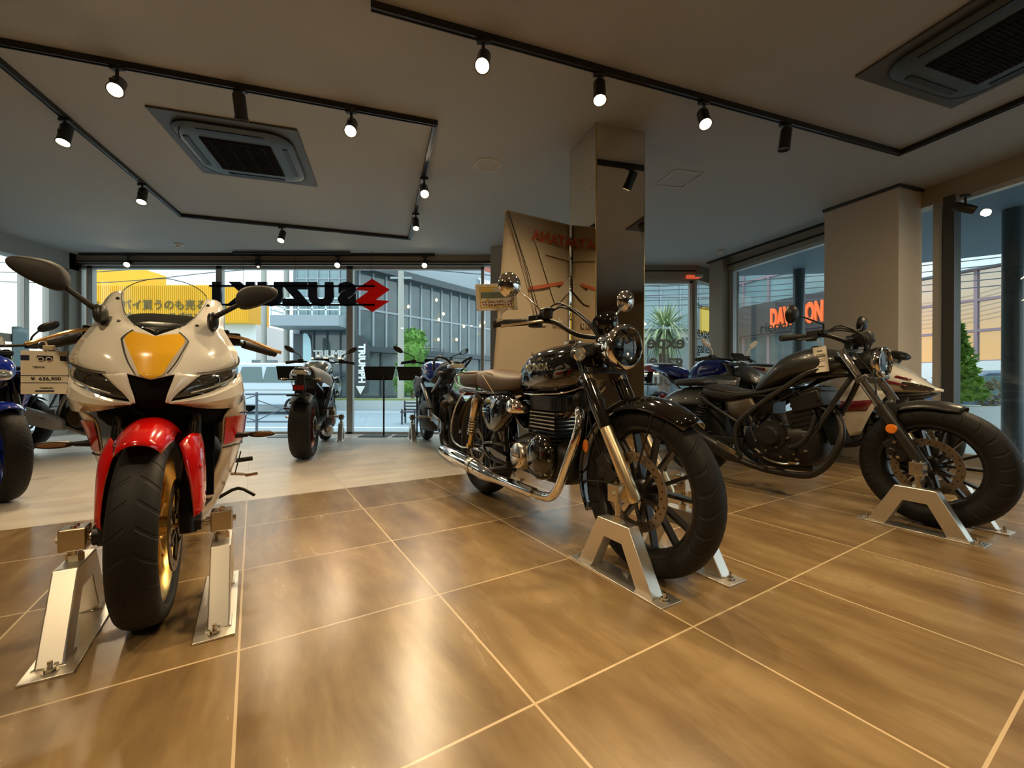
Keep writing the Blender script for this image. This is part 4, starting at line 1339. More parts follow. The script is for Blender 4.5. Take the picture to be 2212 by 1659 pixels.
# ================================================================ black retro roadster in the middle
def retro():
    root = empty('motorcycle', (.54, 1.68, 0), radians(-60), 'gloss black retro motorcycle with brown seat and round chrome headlight in the middle', 'motorcycle')
    wheel(root, 0, .332, .100, .247, mat('black_wheel_paint', (.025, .023, .021), .3, metal=.4), 7, 'pair', ((-.062, .155),), hub=.045)
    wheel(root, -1.44, .325, .130, .236, MATS['black_wheel_paint'], 7, 'pair', ((-.070, .120),), hub=.05)
    # fork
    for s in (-1, 1):
        y = s * .098
        lo, mid, hi, top = (.036, y, .300), (-.128, y, .572), (-.247, y, .774), (-.318, y, .905)
        f = obj('fork_leg', G().tube([lo, (.028, y, .315), mid], [.018, .027, .0265], 18), mat('satin_fork_leg', (.80, .66, .44), .33, metal=1), root)
        g = G().tube([mid, hi], [.0315, .0315], 18)
        obj('fork_cover', g, GBLK, f)
        obj('fork_collar', G().tube([(-.241, y, .764), (-.256, y, .789)], [.0345, .0345], 18).box((-.25, y * 1.35, .779), (.012, .012, .012)), CHR, f)
        obj('fork_tube', G().tube([hi, top], [.021, .021], 14), GBLK, f)
    g = G().box((-.250, 0, .800), (.06, .235, .03), ((.86, 0, .5), (0, 1, 0), (-.5, 0, .86))).box((-.322, 0, .918), (.055, .225, .028), ((.86, 0, .5), (0, 1, 0), (-.5, 0, .86)))
    g.cyl((-.27, 0, .79), (-.345, 0, .93), .03)
    obj('fork_yoke', g, BLK, root, bevel=.004)
    fender(root, 0, .332, .376, 50, 207, .156, .050, GBLK)
    g = G()
    for s in (-1, 1):
        g.tube([(.03, s * .078, .335), (-.16, s * .078, .34), (-.335, s * .07, .31)], .004, 6)
        g.tube([(.1, s * .074, .65), (.02, s * .085, .40)], .004, 6)
    obj('fender_stay', g, BLK, root)
    c = G().box((-.135, -.075, .40), (.07, .045, .12), ((.8, 0, .6), (0, 1, 0), (-.6, 0, .8))).cyl((-.115, -.10, .42), (-.115, -.05, .42), .022).cyl((-.155, -.10, .38), (-.155, -.05, .38), .022)
    obj('brake_caliper', c, BLK, root, bevel=.005)
    obj('reflector', G().lathe([(0, .006), (.016, .005), (.022, .001), (.023, 0)], (-.235, -.118, .485), (0, -1, 0), 20).fn(lambda p: (-.235 + (p[0] + .235) * .8, p[1], .485 + (p[2] - .485) * 1.25)), ORG, root)
    cable(root, [(-.33, -.09, .93), (-.24, -.13, .80), (-.21, -.115, .60), (-.16, -.10, .46)], .0045)
    cable(root, [(-.28, .05, .80), (-.20, .05, .68), (-.17, -.06, .56), (-.14, -.085, .45)], .0045)
    # lamp and indicators
    spoke_lamp(root, (-.118, 0, .912), .092, CHR, CHR, .15)
    for s in (-1, 1):
        obj('headlight_bracket', G().bar((-.30, s * .105, .90), (-.205, s * .10, .905), .012, .05), BLK, root, bevel=.003)
    for s in (-1, 1):
        t = obj('turn_signal', G().lathe([(0, -.035), (.022, -.03), (.030, -.01), (.031, .008)], (-.225, s * .165, .884), (1, 0, 0), 24).cyl((-.23, s * .10, .884), (-.23, s * .15, .884), .010), MBLK, root)
        obj('signal_ring', G().lathe([(.031, .0), (.034, .006), (.030, .012), (.027, .006)], (-.225, s * .165, .884), (1, 0, 0), 24, closed=True), CHR, t)
        obj('signal_lens', G().lathe([(0, .012), (.012, .010), (.028, .005)], (-.225, s * .165, .884), (1, 0, 0), 24), LENS, t)
    # instrument
    d = unit((-.55, 0, .83))
    mt = obj('instrument', G().lathe([(0, -.07), (.03, -.065), (.052, -.03), (.060, 0), (.060, .012), (.053, .016)], (-.245, -.0, 1.035), d, 32), GBLK, root, smooth=50)
    obj('dial', G().lathe([(0, .010), (.053, .014)], (-.245, 0, 1.035), d, 32), DLENS, mt)
    # bars
    for s in (-1, 1):
        pass
    hb = G().tube([(-.545, -.385, 1.035), (-.47, -.25, 1.045), (-.40, -.17, 1.04), (-.345, -.09, .985), (-.335, 0, .975), (-.345, .09, .985), (-.40, .17, 1.04), (-.47, .25, 1.045), (-.545, .385, 1.035)], .011, 12, k=4)
    bar = obj('handlebar', hb, BLK, root, smooth=60)
    for s in (-1, 1):
        obj('grip', G().tube([(-.548, s * .390, 1.035), (-.478, s * .265, 1.0445)], [.017, .017], 16).cyl((-.556, s * .405, 1.034), (-.548, s * .390, 1.035), .019), MBLK, bar)
        g = G().box((-.455, s * .235, 1.045), (.05, .05, .055), ((.9, -.4 * s, 0), (.4 * s, .9, 0), (0, 0, 1))).box((-.43, s * .21, 1.07), (.03, .035, .03))
        if s < 0:
            g.lathe([(0, -.02), (.024, -.02), (.026, .018), (0, .02)], (-.40, -.205, 1.075), (0, 0, 1), 16).box((-.40, -.205, 1.095), (.055, .05, .012))
        obj('switch_housing', g, BLK, bar, bevel=.004)
        obj('brake_lever' if s < 0 else 'clutch_lever', G().tube([(-.415, s * .22, 1.045), (-.43, s * .28, 1.035), (-.475, s * .36, 1.022), (-.498, s * .395, 1.018)], [.008, .006, .006, .008], 8, k=4), STL, bar)
    mirror_round(root, (-.475, -.362, 1.205), .058, [(-.43, -.225, 1.07), (-.43, -.235, 1.10), (-.455, -.33, 1.18)], CHR)
    mirror_round(root, (-.475, .362, 1.205), .058, [(-.43, .225, 1.07), (-.43, .235, 1.10), (-.455, .33, 1.18)], CHR)
    for dy, dz in ((.0, .0), (.012, .01), (-.012, .016)):
        cable(root, [(-.42, -.20 + dy, 1.07 + dz), (-.34, -.16 + dy, 1.10 + dz), (-.26, -.07 + dy, 1.02), (-.23, -.03 + dy, .93), (-.27, .0 + dy, .84)], .0042)
    cable(root, [(-.42, .20, 1.07), (-.33, .14, 1.08), (-.25, .06, 1.0), (-.24, .02, .9)], .0042)
    obj('horn', G().lathe([(0, -.02), (.04, -.02), (.045, 0), (.03, .012), (0, .014)], (-.315, -.07, .68), (1, -.2, 0), 24), BLK, root)
    # frame, tank, seat
    g = G()
    g.tube([(-.33, 0, .87), (-.355, 0, .74), (-.40, 0, .50), (-.43, 0, .32), (-.50, 0, .27)], .023, 12, k=4)
    g.tube([(-.33, 0, .86), (-.60, 0, .78), (-.95, 0, .70)], .022, 10, k=4)
    for s in (-1, 1):
        g.tube([(-.95, s * .08, .70), (-1.0, s * .09, .50), (-.97, s * .09, .30)], .018, 10, k=4)
        g.tube([(-.95, s * .09, .70), (-1.25, s * .115, .70), (-1.62, s * .11, .71)], .014, 10, k=4)
        g.tube([(-1.0, s * .09, .45), (-1.2, s * .115, .62), (-1.33, s * .12, .70)], .012, 10, k=4)
        g.bar((-.43, s * .03, .33), (-.36, s * .035, .62), .01, .05)
    obj('frame', g, GBLK, root, smooth=60)
    tk = G().body([(-.268, .855, .035, .045), (-.30, .85, .085, .090), (-.37, .835, .120, .118), (-.47, .825, .143, .128), (-.58, .822, .150, .126), (-.69, .812, .142, .118), (-.79, .79, .115, .096), (-.865, .772, .080, .068), (-.90, .765, .05, .045)], n=28, e=2.5, k=4)
    tank = obj('fuel_tank', tk, GBLK, root, smooth=80)
    obj('tank_seam', G().tube([(x, -y, z) for x, y, z in ((-.30, .06, .745), (-.40, .112, .712), (-.55, .135, .702), (-.70, .128, .700), (-.82, .09, .706))], .004, 6, k=4).mir(), CHR, tank, smooth=60)
    obj('fuel_cap', G().lathe([(.045, 0), (.046, .010), (.034, .018), (.014, .021), (0, .020)], (-.47, 0, .951), (-.04, 0, 1), 28), CHR, tank)
    gold = mat('pale_gold_badge', (.85, .72, .48), .2, metal=1)
    text('lettering', 'HONDA', .052, gold, (-.575, -.1508, .835), ((1, .02, 0), (0, -.05, 1)), tank, ext=.002, bold=.0012, sx=1.05)
    g = G()
    for i in range(5):
        g.prism([(-.035, .002 * i), (.012 - .01 * i, .028 + .006 * i), (.018 - .01 * i, .028 + .006 * i)], (-.585, -.149, .862), (1, .02, 0), (0, -.12, 1), .002)
    obj('wing_badge', g, gold, tank, smooth=0)
    st = G().body([(-.855, .768, .060, .035), (-.92, .758, .090, .050), (-1.02, .752, .115, .066), (-1.13, .756, .130, .078), (-1.23, .770, .135, .078), (-1.31, .778, .130, .070), (-1.345, .780, .118, .055)], n=28, e=2.7, k=4)
    seat = obj('rider_seat', st, GLEA, root, smooth=80)
    top = G().patch([[(x, y * w, z + .0035 - .022 * abs(y) ** 3) for y in (-1, -.6, 0, .6, 1)] for x, w, z in ((-.88, .045, .797), (-.97, .088, .802), (-1.08, .106, .816), (-1.18, .114, .840), (-1.28, .108, .845), (-1.335, .085, .832))], 4, 4)
    obj('seat_cover', top, LEA, seat, solid=.008, smooth=70)
    obj('piping', G().tube([(-1.335, -.098, .822), (-1.22, -.132, .800), (-1.12, -.135, .735), (-1.08, -.128, .695)], .003, 6, k=5).mir(), STI, seat)
    pl = G().body([(-1.352, .785, .085, .045), (-1.38, .783, .105, .057), (-1.52, .783, .112, .060), (-1.66, .785, .105, .058), (-1.70, .787, .085, .045)], n=24, e=3, k=3)
    p2 = obj('pillion_seat', pl, GLEA, root, smooth=80)
    top = G().patch([[(x, y * w, z + .004 - .014 * abs(y) ** 3) for y in (-1, -.6, 0, .6, 1)] for x, w, z in ((-1.365, .08, .836), (-1.45, .098, .841), (-1.6, .098, .843), (-1.695, .075, .838))], 4, 4)
    obj('seat_cover', top, LEA, p2, solid=.008, smooth=70)
    obj('grab_rail', G().tube([(-1.33, -.125, .72), (-1.45, -.13, .725), (-1.60, -.13, .735), (-1.72, -.115, .79), (-1.76, -.06, .825), (-1.76, .06, .825), (-1.72, .115, .79), (-1.60, .13, .735), (-1.45, .13, .725), (-1.33, .125, .72)], .0085, 10, k=5), CHR, root, smooth=60)
    # side covers, engine
    for s in (-1, 1):
        g = G().body([(-1.255, .585, .006, .03, 2.2, s * .118), (-1.22, .585, .020, .070, 2.4, s * .120), (-1.12, .572, .034, .110, 2.5, s * .122), (-1.0, .582, .036, .108, 2.6, s * .122), (-.91, .61, .028, .072, 2.5, s * .118), (-.87, .625, .008, .035, 2.2, s * .112)], n=24, k=4)
        sc = obj('side_cover', g, GBLK, root, smooth=80)
        obj('badge', G().box((-1.12, s * .158, .60), (.11, .003, .010)).box((-1.125, s * .158, .582), (.09, .003, .006)), CHR, sc)
        obj('injector_cover', G().body([(-.90, .625, .018, .026, 2.5, s * .125), (-.87, .627, .032, .040, 2.8, s * .125), (-.82, .628, .034, .042, 2.8, s * .125), (-.785, .622, .026, .032, 2.5, s * .118), (-.75, .612, .016, .02, 2.5, s * .105)], n=20, k=3), CHR, root, smooth=60)
    eng = obj('engine', G().body([(-.40, .36, .05, .06), (-.44, .36, .095, .10), (-.56, .37, .115, .125), (-.72, .375, .120, .125), (-.86, .36, .110, .105), (-.95, .34, .08, .07)], n=24, e=3, k=3).box((-.60, 0, .51), (.17, .155, .14)).box((-.59, 0, .655), (.21, .19, .075)).box((-.70, 0, .665), (.14, .13, .06)), ENG, root, bevel=.006)
    fin = G()
    edge = mat('polished_fin_edge', (.70, .58, .42), .25, metal=1)
    for i in range(9):
        fin.m = 0
        z = .455 + i * .019
        w_, l_ = .205, .235
        fin.box((-.597, 0, z), (l_, w_, .006))
        if i >= 4:
            fin.m = 1
            fin.box((-.597, -w_ / 2 - .001, z), (l_ - .01, .003, .0062)).box((-.597, w_ / 2 + .001, z), (l_ - .01, .003, .0062))
            fin.box((-.597 + l_ / 2, 0, z), (.003, w_ - .01, .0062))
    for i in range(12):
        fin.m = 0
        fin.box((-.50 + i * .012, 0, .655), (.004, .235, .06))
    obj('cooling_fin', fin, [BLK, edge], eng, smooth=0)
    for s in (-1, 1):
        g = G().lathe([(0, .055), (.06, .053), (.095, .042), (.112, .02), (.116, 0), (.11, -.04)], (-.575, s * .115, .385), (0, s, 0), 36)
        cc = obj('clutch_cover' if s < 0 else 'alternator_cover', g, GBLK, eng, smooth=60)
        g = G()
        for i in range(8):
            a = 2 * pi * i / 8
            g.cyl((-.575 + .105 * cos(a), s * .13, .385 + .105 * sin(a)), (-.575 + .105 * cos(a), s * .150, .385 + .105 * sin(a)), .0065, n=8)
        obj('cover_bolt', g, STL, eng)
        g = G().lathe([(0, .010), (.060, .010), (.068, .004), (.073, -.004), (.073, -.05)], (-.735, s * .165, .368), (0, s, 0), 36)
        rc = obj('round_cover', g, mat('satin_round_cover', (.75, .70, .62), .2, metal=1), eng, smooth=50)
        obj('name_plate', G().box((-.735, s * .1755, .375), (.085, .003, .022)), BLK, rc, bevel=.001)
        text('lettering', 'HONDA', .018, gold, (-.735, s * .1775, .375), ((-s, 0, 0), (0, 0, 1)), rc, ext=.0004, bold=.0003)
        for a in (-.6, 2.5):
            obj('cover_screw', G().cyl((-.735 + .055 * cos(a), s * .174, .368 + .055 * sin(a)), (-.735 + .055 * cos(a), s * .180, .368 + .055 * sin(a)), .006, n=8), STL, rc)
    # exhaust
    ex = G().tube([(-.48, -.03, .60), (-.38, -.06, .645), (-.30, -.10, .63), (-.268, -.125, .575), (-.275, -.145, .50), (-.315, -.155, .40), (-.365, -.162, .29), (-.41, -.166, .235), (-.47, -.17, .215), (-.60, -.175, .212), (-.86, -.182, .212)], .0215, 16, k=5)
    e1 = obj('exhaust_pipe', ex, CHR, root, smooth=70)
    obj('heat_shield', G().tube([(-.55, -.178, .214), (-.86, -.185, .214)], [.028, .029], 20), CHR, e1, smooth=50)
    obj('muffler', G().tube([(-.86, -.185, .212), (-.93, -.188, .215), (-1.06, -.192, .222), (-1.30, -.20, .240), (-1.52, -.208, .256), (-1.66, -.212, .266), (-1.72, -.214, .270)], [.026, .030, .046, .047, .045, .040, .034], 24, k=4), CHR, e1, smooth=70)
    obj('muffler_band', G().tube([(-1.21, -.198, .234), (-1.25, -.199, .237)], [.0505, .0505], 24).cyl((-1.15, -.245, .235), (-1.15, -.225, .235), .012), STL, e1)
    for s in (-1, 1):
        obj('footpeg', G().cyl((-.83, s * .12, .275), (-.83, s * .27, .285), .013).box((-.83, s * .23, .293), (.045, .10, .014)), BLK, root, bevel=.003)
    obj('brake_pedal', G().tube([(-.80, -.155, .27), (-.68, -.205, .26), (-.62, -.22, .275)], .007, 8, k=4).box((-.61, -.225, .28), (.05, .03, .012)), STL, root)
    obj('side_stand', G().tube([(-.80, -.09, .20), (-.93, -.09, .185), (-1.02, -.09, .165)], [.011, .009, .008], 8), STL, root)
    # rear end
    g = G()
    for s in (-1, 1):
        g.bar((-.95, s * .095, .335), (-1.46, s * .098, .325), .024, .045)
        g.bar((-.92, s * .125, .31), (-1.12, s * .135, .345), .012, .05)
        g.tube([(-.92, s * .128, .40), (-1.10, s * .15, .395), (-1.17, s * .15, .37), (-1.10, s * .15, .31), (-.92, s * .135, .29)], .010, 8, k=4)
    obj('swingarm', g, GBLK, root, bevel=.003)
    for s in (-1, 1):
        y = s * .138
        top, bot = V3((-1.30, y, .665)), V3((-1.405, y, .335))
        d = unit(bot - top)
        sh = obj('shock_absorber', G().tube([top, top + d * .02, top + d * .145, top + d * .15], [.02, .030, .030, .024], 20), mat('satin_shock_cover', (.78, .64, .45), .25, metal=1), root, smooth=50)
        obj('spring', spring(G(), top + d * .13, top + d * .265, .027, .0055, 7), STL, sh, smooth=80)
        obj('shock_body', G().tube([top + d * .13, top + d * .345], [.014, .017], 14).cyl(bot - V3((0, .02, 0)), bot + V3((0, .02, 0)), .017), GOLD, sh)
        g = G()
        g.cyl(top - V3((0, .018, 0)), top + V3((0, .018, 0)), .016)
        obj('shock_mount', g, STL, sh)
    fender(root, -1.44, .325, .385, 8, 172, .165, .05, GBLK, 'rear_fender')
    obj('fender_rail', G().tube([(-1.34, -.10, .70), (-1.50, -.10, .71), (-1.66, -.10, .655), (-1.79, -.10, .53), (-1.84, -.10, .40), (-1.80, -.10, .32), (-1.62, -.105, .295), (-1.44, -.11, .325)], .006, 8, k=5).mir(), CHR, root, smooth=60)
    tl = obj('tail_lamp', G().body([(-1.74, .70, .05, .035), (-1.80, .70, .05, .035), (-1.84, .695, .042, .03)], n=20, e=3, k=2), TAILR, root, smooth=60)
    obj('number_bracket', G().box((-1.86, 0, .56), (.008, .18, .12), ((.94, 0, -.3), (0, 1, 0), (.3, 0, .94))), BLK, root, bevel=.003)
    for s in (-1, 1):
        t = obj('turn_signal', G().ell((-1.78, s * .175, .60), (.032, .03, .03), 18, 12).cyl((-1.76, s * .07, .60), (-1.77, s * .16, .60), .010), MBLK, root, smooth=60)
        obj('signal_lens', G().lathe([(0, .006), (.02, .003), (.027, -.004)], (-1.808, s * .175, .60), (-1, 0, 0), 20), ORG, t)
    obj('chain', G().tube([(-.90, .085, .42), (-1.40, .088, .385), (-1.47, .088, .37), (-1.49, .088, .30), (-1.44, .088, .275), (-.92, .085, .31)], .007, 6, closed=True), STL, root)
    return root
retro()
axle_stand((.54, 1.68), -60, -.178, -.072, .332, 'aluminium axle stand in front of the black retro motorcycle, whole A shape seen', xo=-.02, side=1)
axle_stand((.54, 1.68), -60, .165, .275, .332, 'aluminium axle stand on the far side of the black retro motorcycle wheel', side=-1)
def sale_card():
    t = empty('sale_card', (0, 0, 0), 0, 'yellow framed sale card clipped to the bar end of the black retro motorcycle', 'card')
    M = Matrix.Translation((.54, 1.68, 0)) @ Matrix.Rotation(radians(-60), 4, 'Z')
    c = M @ Vector((-.545, -.375, 1.16))
    t.location = c
    r, u = V3((.985, .17, 0.06)), V3((-.06, 0, .998))
    n = unit(np.cross(r, u))
    ax = (unit(r), -n, unit(u))
    obj('card', G().box((-.015, 0, 0), (.196, .004, .124), ax), PAPER, t, bevel=.001)
    ye = mat('yellow_print', (.75, .50, .06), .6)
    g = G()
    f = lambda a, b, w, h, gg: gg.box(V3((-.015, 0, 0)) + ax[0] * a + ax[2] * b + n * .0028, (w, .001, h), ax)
    f(0, .046, .160, .005, g); f(0, -.046, .160, .005, g); f(-.079, 0, .004, .092, g); f(.079, 0, .004, .092, g); f(-.045, .034, .06, .012, g); f(-.045, -.012, .012, .010, g)
    obj('border', g, ye, t, smooth=0)
    g = G(); f(0, .010, .150, .028, g)
    obj('photo_strip', g, mat('grey_green_print', (.16, .20, .15), .6), t, smooth=0)
    q = V3((-.015, 0, 0)) + n * .004
    g = G()
    rnd = random.Random(4)
    for row, b in enumerate((-.022, -.036)):
        for i in range(11):
            for k in range(3):
                a = -.066 + i * .0132
                g.box(V3((-.015, 0, 0)) + ax[0] * (a + rnd.uniform(-.003, .003)) + ax[2] * (b + rnd.uniform(-.004, .004)) + n * .0028, (rnd.uniform(.002, .009), .001, rnd.uniform(.0015, .006)), ax)
    g = obj('blurred_print', g, mat('brown_print', (.30, .10, .04), .6), t, smooth=0)
    g['kind'] = 'stuff'
    g = G().tube([ax[0] * -.02 - ax[2] * .05, ax[0] * -.0 - ax[2] * .075, ax[0] * -.01 - ax[2] * .12], .006, 8, k=4)
    g.tube([ax[0] * .03 - ax[2] * .052, ax[0] * .005 - ax[2] * .07], .006, 8)
    g.box(ax[0] * -.01 - ax[2] * .115, (.03, .035, .022), ax)
    obj('clip', g, mat('translucent_clip', (.6, .5, .36), .3), t, smooth=50)
sale_card()
# ================================================================ matt black bobber on the right
def bobber():
    root = empty('motorcycle', (2.255, 2.245, 0), radians(-62.5), 'matt black low cruiser motorcycle with fat tyres and round headlight at the right', 'motorcycle')
    BW = mat('black_wheel_paint', (.025, .023, .021), .3, metal=.4)
    SAT = mat('satin_black_paint', (.030, .029, .027), .33, metal=.25, coat=.25)
    TNK = mat('graphite_tank_paint', (.055, .055, .052), .33, metal=.5, coat=.35)
    wheel(root, 0, .322, .132, .212, BW, 7, 'pair', ((-.078, .148),), hub=.05)
    wheel(root, -1.49, .320, .152, .208, BW, 7, 'pair', ((-.08, .12),), hub=.055)
    for s in (-1, 1):
        y = s * .108
        p = lambda z: (-.0055 - (z - .334) * .598, y, z)
        f = obj('fork_leg', G().tube([p(.30), p(.33), p(.60), p(.635)], [.022, .030, .029, .033], 18), SAT, root, smooth=50)
        obj('fork_tube', G().tube([p(.63), p(.775)], [.0215, .0215], 18), CHR, f)
        obj('fork_tube_section', G().tube([p(.80), p(.935)], [.0215, .0215], 18), CHR, f)
        obj('fork_cap', G().tube([p(.93), p(.955)], [.027, .024], 18), CHR, f)
        t = obj('reflector', G().lathe([(0, .007), (.022, .005), (.027, 0)], (-.125, s * .135, .512), (0, s, 0), 20).cyl((-.11, s * .10, .512), (-.125, s * .135, .512), .01), ORG, root)
    obj('fork_yoke', G().box((-.265, 0, .788), (.07, .27, .030), ((.86, 0, .5), (0, 1, 0), (-.5, 0, .86))).box((-.372, 0, .945), (.06, .25, .028), ((.86, 0, .5), (0, 1, 0), (-.5, 0, .86))).cyl((-.30, 0, .78), (-.42, 0, .96), .034), mat('grey_yoke', (.16, .16, .15), .35, metal=.8), root, bevel=.006)
    fender(root, -.01, .322, .348, 66, 128, .155, .040, SAT)
    g = G()
    for s in (-1, 1):
        g.bar((-.13, s * .080, .60), (-.20, s * .085, .66), .05, .006)
        g.patch([[(-.19, s * .078, .66), (-.13, s * .082, .68)], [(-.20, s * .082, .60), (-.12, s * .084, .60)], [(-.19, s * .08, .52), (-.15, s * .08, .52)]], 3, 3)
    obj('fender_bracket', g, SAT, root, solid=.003)
    obj('brake_caliper', G().box((-.115, -.088, .40), (.07, .05, .12), ((.8, 0, .6), (0, 1, 0), (-.6, 0, .8))).cyl((-.10, -.12, .43), (-.10, -.05, .43), .022).cyl((-.135, -.12, .385), (-.135, -.05, .385), .022), BLK, root, bevel=.006)
    for z in (.36, .44):
        obj('caliper_bolt', G().cyl((-.10 - (z - .36) * .2, -.122, z), (-.10 - (z - .36) * .2, -.128, z), .009, n=8), STL, root)
    cable(root, [(-.33, -.06, .95), (-.22, -.10, .80), (-.19, -.12, .62), (-.13, -.11, .44)], .0045)
    spoke_lamp(root, (-.215, 0, .885), .086, BLK, CHR, .12)
    for s in (-1, 1):
        obj('headlight_bracket', G().bar((-.34, s * .07, .87), (-.26, s * .07, .88), .01, .06), BLK, root)
    # bars, instrument, mirrors
    P = [(-.545, -.385, 1.035), (-.49, -.27, 1.045), (-.42, -.19, 1.05), (-.37, -.10, 1.02), (-.365, 0, 1.01), (-.37, .10, 1.02), (-.42, .19, 1.05), (-.49, .27, 1.045), (-.545, .385, 1.035)]
    bar = obj('handlebar', G().tube(P, .0125, 12, k=4), BLK, root, smooth=60)
    obj('bar_riser', G().cyl((-.372, -.05, .95), (-.367, -.05, 1.02), .017).cyl((-.372, .05, .95), (-.367, .05, 1.02), .017).box((-.366, 0, 1.02), (.045, .15, .03)), BLK, root, bevel=.004)
    obj('instrument', G().lathe([(0, -.05), (.04, -.045), (.052, -.01), (.052, .012), (.046, .016)], (-.31, 0, 1.035), (-.5, 0, .86), 28), BLK, root)
    for s in (-1, 1):
        obj('grip', G().tube([(-.548, s * .392, 1.035), (-.497, s * .285, 1.0445)], [.0175, .0175], 16).cyl((-.556, s * .41, 1.034), (-.548, s * .392, 1.035), .019), MBLK, bar)
        obj('switch_housing', G().box((-.47, s * .245, 1.048), (.055, .05, .06), ((.88, -.47 * s, 0), (.47 * s, .88, 0), (0, 0, 1))).box((-.43, s * .215, 1.07), (.05, .045, .03)), BLK, bar, bevel=.005)
        obj('brake_lever' if s < 0 else 'clutch_lever', G().tube([(-.43, s * .22, 1.045), (-.45, s * .29, 1.03), (-.48, s * .38, 1.018)], [.008, .006, .007], 8, k=4), BLK, bar)
    mirror_round(root, (-.485, -.425, 1.170), .054, [(-.43, -.20, 1.06), (-.425, -.205, 1.115), (-.43, -.25, 1.125), (-.465, -.375, 1.16)], BLK)
    mirror_round(root, (-.485, .400, 1.165), .054, [(-.43, .20, 1.06), (-.425, .205, 1.105), (-.43, .25, 1.115), (-.465, .355, 1.15)], BLK)
    for d_ in (0, .014, -.014):
        cable(root, [(-.44, -.21 + d_, 1.06), (-.36, -.15, 1.09 + d_), (-.29, -.06, 1.04), (-.30, d_, .95), (-.36, .0, .84)], .0045)
    cable(root, [(-.44, .21, 1.06), (-.36, .15, 1.08), (-.29, .06, 1.02), (-.30, .02, .95)], .0045)
    # tank: teardrop with high front and sloping tail
    tk = G().body([(-.375, .905, .045, .03), (-.405, .895, .085, .060), (-.48, .895, .125, .085), (-.57, .890, .150, .100), (-.66, .872, .155, .102), (-.75, .835, .145, .098), (-.84, .775, .120, .075), (-.91, .725, .090, .045), (-.94, .708, .06, .02)], n=28, e=2.25, k=4)
    tank = obj('fuel_tank', tk, TNK, root, smooth=80)
    obj('fuel_cap', G().lathe([(.042, 0), (.042, .012), (.03, .018), (0, .018)], (-.55, 0, .986), (.05, 0, 1), 24), BLK, tank)
    # perimeter frame
    g = G()
    for s in (-1, 1):
        g.tube([(-.36, s * .045, .885), (-.42, s * .085, .868), (-.55, s * .125, .830), (-.69, s * .145, .730), (-.86, s * .15, .605), (-.985, s * .15, .500), (-1.03, s * .145, .42), (-1.03, s * .14, .32), (-1.0, s * .13, .22)], .0165, 10, k=4)
        g.tube([(-.345, s * .05, .800), (-.42, s * .085, .650), (-.545, s * .10, .410)], .0155, 10, k=4)
        g.tube([(-.69, s * .145, .735), (-.90, s * .12, .690), (-1.15, s * .10, .665), (-1.31, s * .125, .690), (-1.33, s * .135, .655), (-1.20, s * .145, .575), (-1.01, s * .145, .475)], .013, 10, k=4)
        g.tube([(-.37, s * .05, .815), (-.55, s * .10, .79), (-.80, s * .135, .675)], .010, 8, k=4)
        g.tube([(-.46, s * .09, .59), (-.62, s * .11, .70)], .010, 8)
    g.cyl((-.33, 0, .80), (-.40, 0, .93), .036)
    obj('frame', g, SAT, root, smooth=60)
    # seats and rear fender
    st = G().body([(-.90, .690, .060, .022), (-.97, .682, .085, .032), (-1.06, .672, .115, .045), (-1.16, .676, .145, .060), (-1.25, .690, .150, .062), (-1.31, .700, .140, .055), (-1.34, .705, .11, .04)], n=28, e=2.6, k=4)
    seat = obj('rider_seat', st, BLEA, root, smooth=80)
    obj('seat_piping', G().tube([(-1.325, .13, .735), (-1.22, .150, .715), (-1.08, .125, .695), (-.95, .085, .700)], .003, 6, k=5).mir(), BLK, seat)
    obj('pillion_seat', G().body([(-1.345, .765, .085, .022), (-1.38, .770, .105, .028), (-1.50, .772, .108, .032), (-1.62, .768, .095, .030), (-1.66, .764, .07, .02)], n=24, e=2.8, k=4), BLEA, root, smooth=80)
    rows = []
    for x, zt, w, dr in ((-1.27, .70, .115, .12), (-1.40, .728, .13, .14), (-1.54, .730, .135, .15), (-1.68, .700, .13, .15), (-1.79, .635, .115, .12), (-1.85, .555, .09, .07)):
        rows.append([(x - (.02 * abs(v)), v * w, zt - dr * abs(v) ** 2.6) for v in (-1, -.8, -.5, 0, .5, .8, 1)])
    obj('rear_fender', G().patch(rows, 3, 4), TNK, root, solid=.004, smooth=70)
    obj('tail_lamp', G().lathe([(0, .025), (.02, .022), (.033, .008), (.035, -.015), (0, -.02)], (-1.865, 0, .63), (-1, 0, .2), 24), TAILR, root)
    for s in (-1, 1):
        t = obj('turn_signal', G().ell((-1.80, s * .20, .60), (.03, .03, .026), 16, 10).cyl((-1.78, s * .09, .60), (-1.79, s * .18, .60), .009), BLK, root, smooth=60)
        obj('signal_lens', G().lathe([(0, .006), (.02, .003), (.025, -.004)], (-1.825, s * .2, .60), (-1, 0, 0), 16), ORG, t)
        g = G()
        g.patch([[(-1.15, s * .10, .62), (-1.02, s * .125, .635), (-.93, s * .11, .66)], [(-1.12, s * .11, .54), (-1.02, s * .135, .56), (-.90, s * .12, .60)], [(-1.05, s * .11, .49), (-1.0, s * .12, .50), (-.93, s * .11, .54)]], 4, 4)
        obj('side_cover', g, mat('bronze_grey_panel', (.14, .11, .075), .35, metal=.6), root, solid=.004, smooth=60)
        sh = obj('shock_absorber', G().cyl((-1.31, s * .135, .60), (-1.42, s * .14, .345), .014), BLK, root)
        obj('spring', spring(G(), (-1.315, s * .135, .585), (-1.39, s * .14, .415), .030, .007, 8), BLK, sh)
    # engine
    eng = obj('engine', G().body([(-.49, .38, .06, .08), (-.54, .36, .11, .13), (-.66, .34, .135, .145), (-.80, .335, .140, .140), (-.92, .35, .12, .12), (-1.0, .36, .08, .08)], n=24, e=3.2, k=3), ENG, root, smooth=60)
    ax = ((.94, 0, .30), (0, 1, 0), (-.30, 0, .94))
